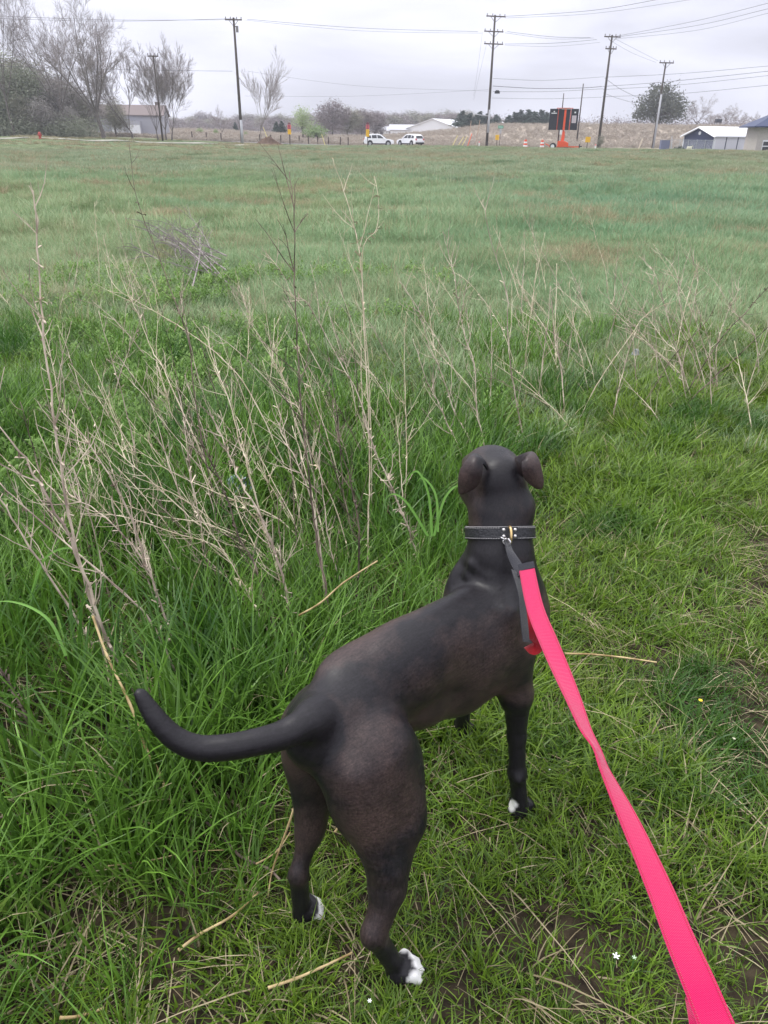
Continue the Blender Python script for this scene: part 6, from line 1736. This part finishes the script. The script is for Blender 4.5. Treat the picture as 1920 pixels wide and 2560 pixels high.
for h in (-.0112, .0112):
    mb = MB()
    for i in range(90):
        a = i * 4.0
        p, q = on_collar(a, h, .0028), on_collar(a + 2.9, h, .0028)
        mb.tube([p, q], .00042, 4)
    keep(tag(mb.build('stitching', M_thread), kind='stuff'), collar)
band(.0133, .0143, -.003, .0042, mat_=M_thread, name='trim', parent=collar)
ring_deg = 6
for dd in (-9, 9):
    for hh in (-.0068, .0072):
        p = on_collar(ring_deg + dd, hh, .003)
        ball('rivet', p, (.0042, .0042, .0042), M_steel, collar, 10)
band(-.0125, .0125, .0026, .0016, n=6, a0=ring_deg - 14, a1=ring_deg - 4, mat_=M_black, name='keeper', parent=collar)
band(-.0125, .0125, .0026, .0016, n=6, a0=ring_deg + 4, a1=ring_deg + 14, mat_=M_black, name='keeper', parent=collar)
rc = on_collar(ring_deg, -.004, .006)
rn = (rc - CC); rn = (rn - ca_ * rn.dot(ca_)).normalized()
mb = MB()
mb.tube([rc + (ca_ * math.cos(t) * .0175 + rn * math.sin(t) * .011) for t in np.linspace(0, 2 * math.pi, 28)], .0030, 8, cap=False)
keep(mb.build('ring', M_brass, smooth=True), collar)
# ------------------------------------------------------------------ leash
def webbing_mat(name, col):
    m = mat(name, col, .8, .12)
    n, l = m.node_tree.nodes, m.node_tree.links
    b = n['Principled BSDF']
    b.inputs['Sheen Weight'].default_value = .25
    tc = n.new('ShaderNodeTexCoord')
    w = n.new('ShaderNodeTexWave'); w.inputs['Scale'].default_value = 260; w.bands_direction = 'DIAGONAL'
    l.new(tc.outputs['Object'], w.inputs['Vector'])
    bu = n.new('ShaderNodeBump'); bu.inputs['Strength'].default_value = .5; bu.inputs['Distance'].default_value = .001
    l.new(w.outputs[0], bu.inputs['Height']); l.new(bu.outputs[0], b.inputs['Normal'])
    return m
M_pink = webbing_mat('pink webbing', (.46, .003, .075))
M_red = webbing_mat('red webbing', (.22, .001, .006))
M_bweb = webbing_mat('black webbing', (.016, .016, .022))
def ribbon(name, pts, width, mats, parent, th=.0016, sub=12):
    """pts: (px, py, Y, twist in degrees); real width in metres"""
    P = spline([list(at(a, b, c)) + [t] for a, b, c, t in pts], (len(pts) - 1) * sub + 1)
    vs = []; fs = []
    for i in range(len(P)):
        p = Vector(P[i, :3]); t = Vector(P[min(i + 1, len(P) - 1), :3]) - Vector(P[max(i - 1, 0), :3]); t.normalize()
        view = (p - Vector((0, 0, EYE))).normalized()
        s0 = t.cross(view).normalized()
        nrm = s0.cross(t).normalized()
        a = math.radians(P[i, 3])
        s = s0 * math.cos(a) + nrm * math.sin(a); nn_ = nrm * math.cos(a) - s0 * math.sin(a)
        w = width / 2
        for (q, h) in ((-1, -1), (1, -1), (1, 1), (-1, 1)):
            vs.append(p + s * q * w + nn_ * h * th / 2)
    for i in range(len(P) - 1):
        for k in range(4):
            fs.append((i * 4 + k, i * 4 + (k + 1) % 4, (i + 1) * 4 + (k + 1) % 4, (i + 1) * 4 + k))
    fs.append((0, 3, 2, 1)); n = (len(P) - 1) * 4; fs.append((n, n + 1, n + 2, n + 3))
    mb = MB(); mb.add(vs, fs)
    return keep(mb.build(name, mats, smooth=False), parent)
leash = empty('leash', onz(1318, 1418, .70), 0, 'hot pink webbing dog leash stretched from the dog\'s collar to the lower right corner', 'leash')
ribbon('strap', [(1316, 1418, 1.275, 0), (1338, 1520, 1.13, 4), (1375, 1612, 1.00, 16), (1428, 1736, .86, 44), (1462, 1820, .78, 62), (1493, 1876, .735, 75),
                 (1516, 1930, .695, 69), (1564, 2030, .63, 50), (1612, 2136, .57, 38), (1658, 2242, .515, 29), (1699, 2346, .465, 22), (1744, 2450, .42, 14), (1790, 2560, .38, 8), (1850, 2700, .33, 6)],
       .031, M_pink, leash)
def seam(parent, pts, width, off, m):
    P = spline([list(at(a, b, c)) + [t] for a, b, c, t in pts], (len(pts) - 1) * 12 + 1); mb = MB(); L = []
    for i in range(len(P)):
        p = Vector(P[i, :3]); t = Vector(P[min(i + 1, len(P) - 1), :3]) - Vector(P[max(i - 1, 0), :3]); t.normalize()
        view = (p - Vector((0, 0, EYE))).normalized(); s0 = t.cross(view).normalized(); nrm = s0.cross(t).normalized(); a = math.radians(P[i, 3])
        s = s0 * math.cos(a) + nrm * math.sin(a); nn_ = nrm * math.cos(a) - s0 * math.sin(a)
        if nn_.dot(view) > 0: nn_ = -nn_
        L.append(p + s * width / 2 * off + nn_ * .0009)
    mb.tube(L, .0008, 5); return keep(tag(mb.build('woven_edge', m, smooth=True), kind='stuff'), parent)
M_pinkd = webbing_mat('darker pink edge', (.42, .003, .055))
STRAP = [(1316, 1418, 1.275, 0), (1338, 1520, 1.13, 4), (1375, 1612, 1.00, 16), (1428, 1736, .86, 44), (1462, 1820, .78, 62), (1493, 1876, .735, 75),
                 (1516, 1930, .695, 69), (1564, 2030, .63, 50), (1612, 2136, .57, 38), (1658, 2242, .515, 29), (1699, 2346, .465, 22), (1744, 2450, .42, 14), (1790, 2560, .38, 8), (1850, 2700, .33, 6)]
for o_ in (-.86, .86): seam(leash, STRAP, .031, o_, M_pinkd)
ribbon('handle', [(1742, 2462, .436, 40), (1750, 2500, .43, 16), (1762, 2560, .40, 10), (1780, 2700, .36, 8)], .028, M_pink, leash)
ribbon('traffic_loop', [(1290, 1428, 1.285, 52), (1304, 1480, 1.235, 55), (1309, 1530, 1.195, 58), (1314, 1575, 1.16, 56), (1320, 1606, 1.14, 50)], .026, M_bweb, leash)
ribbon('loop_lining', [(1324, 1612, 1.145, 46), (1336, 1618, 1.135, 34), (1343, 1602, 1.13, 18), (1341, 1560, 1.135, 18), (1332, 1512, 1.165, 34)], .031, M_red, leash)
ribbon('connector', [(1268, 1352, 1.378, 62), (1275, 1378, 1.35, 50), (1290, 1408, 1.315, 20), (1307, 1436, 1.27, 8)], .021, M_bweb, leash)
ribbon('stitched_end', [(1314, 1408, 1.282, 0), (1318, 1424, 1.265, 0)], .0325, M_bweb, leash, th=.003)
mb = MB()
cl = [at(1266, 1346, 1.374), at(1258, 1354, 1.374), at(1268, 1362, 1.370), at(1276, 1356, 1.368), at(1270, 1347, 1.372)]
mb.tube(spline([list(q) for q in cl], 25), .0022, 8)
mb.tube([at(1252, 1343, 1.373), at(1264, 1350, 1.372)], [.0012, .0026], 8)
keep(mb.build('clip', M_steel, smooth=True), leash)
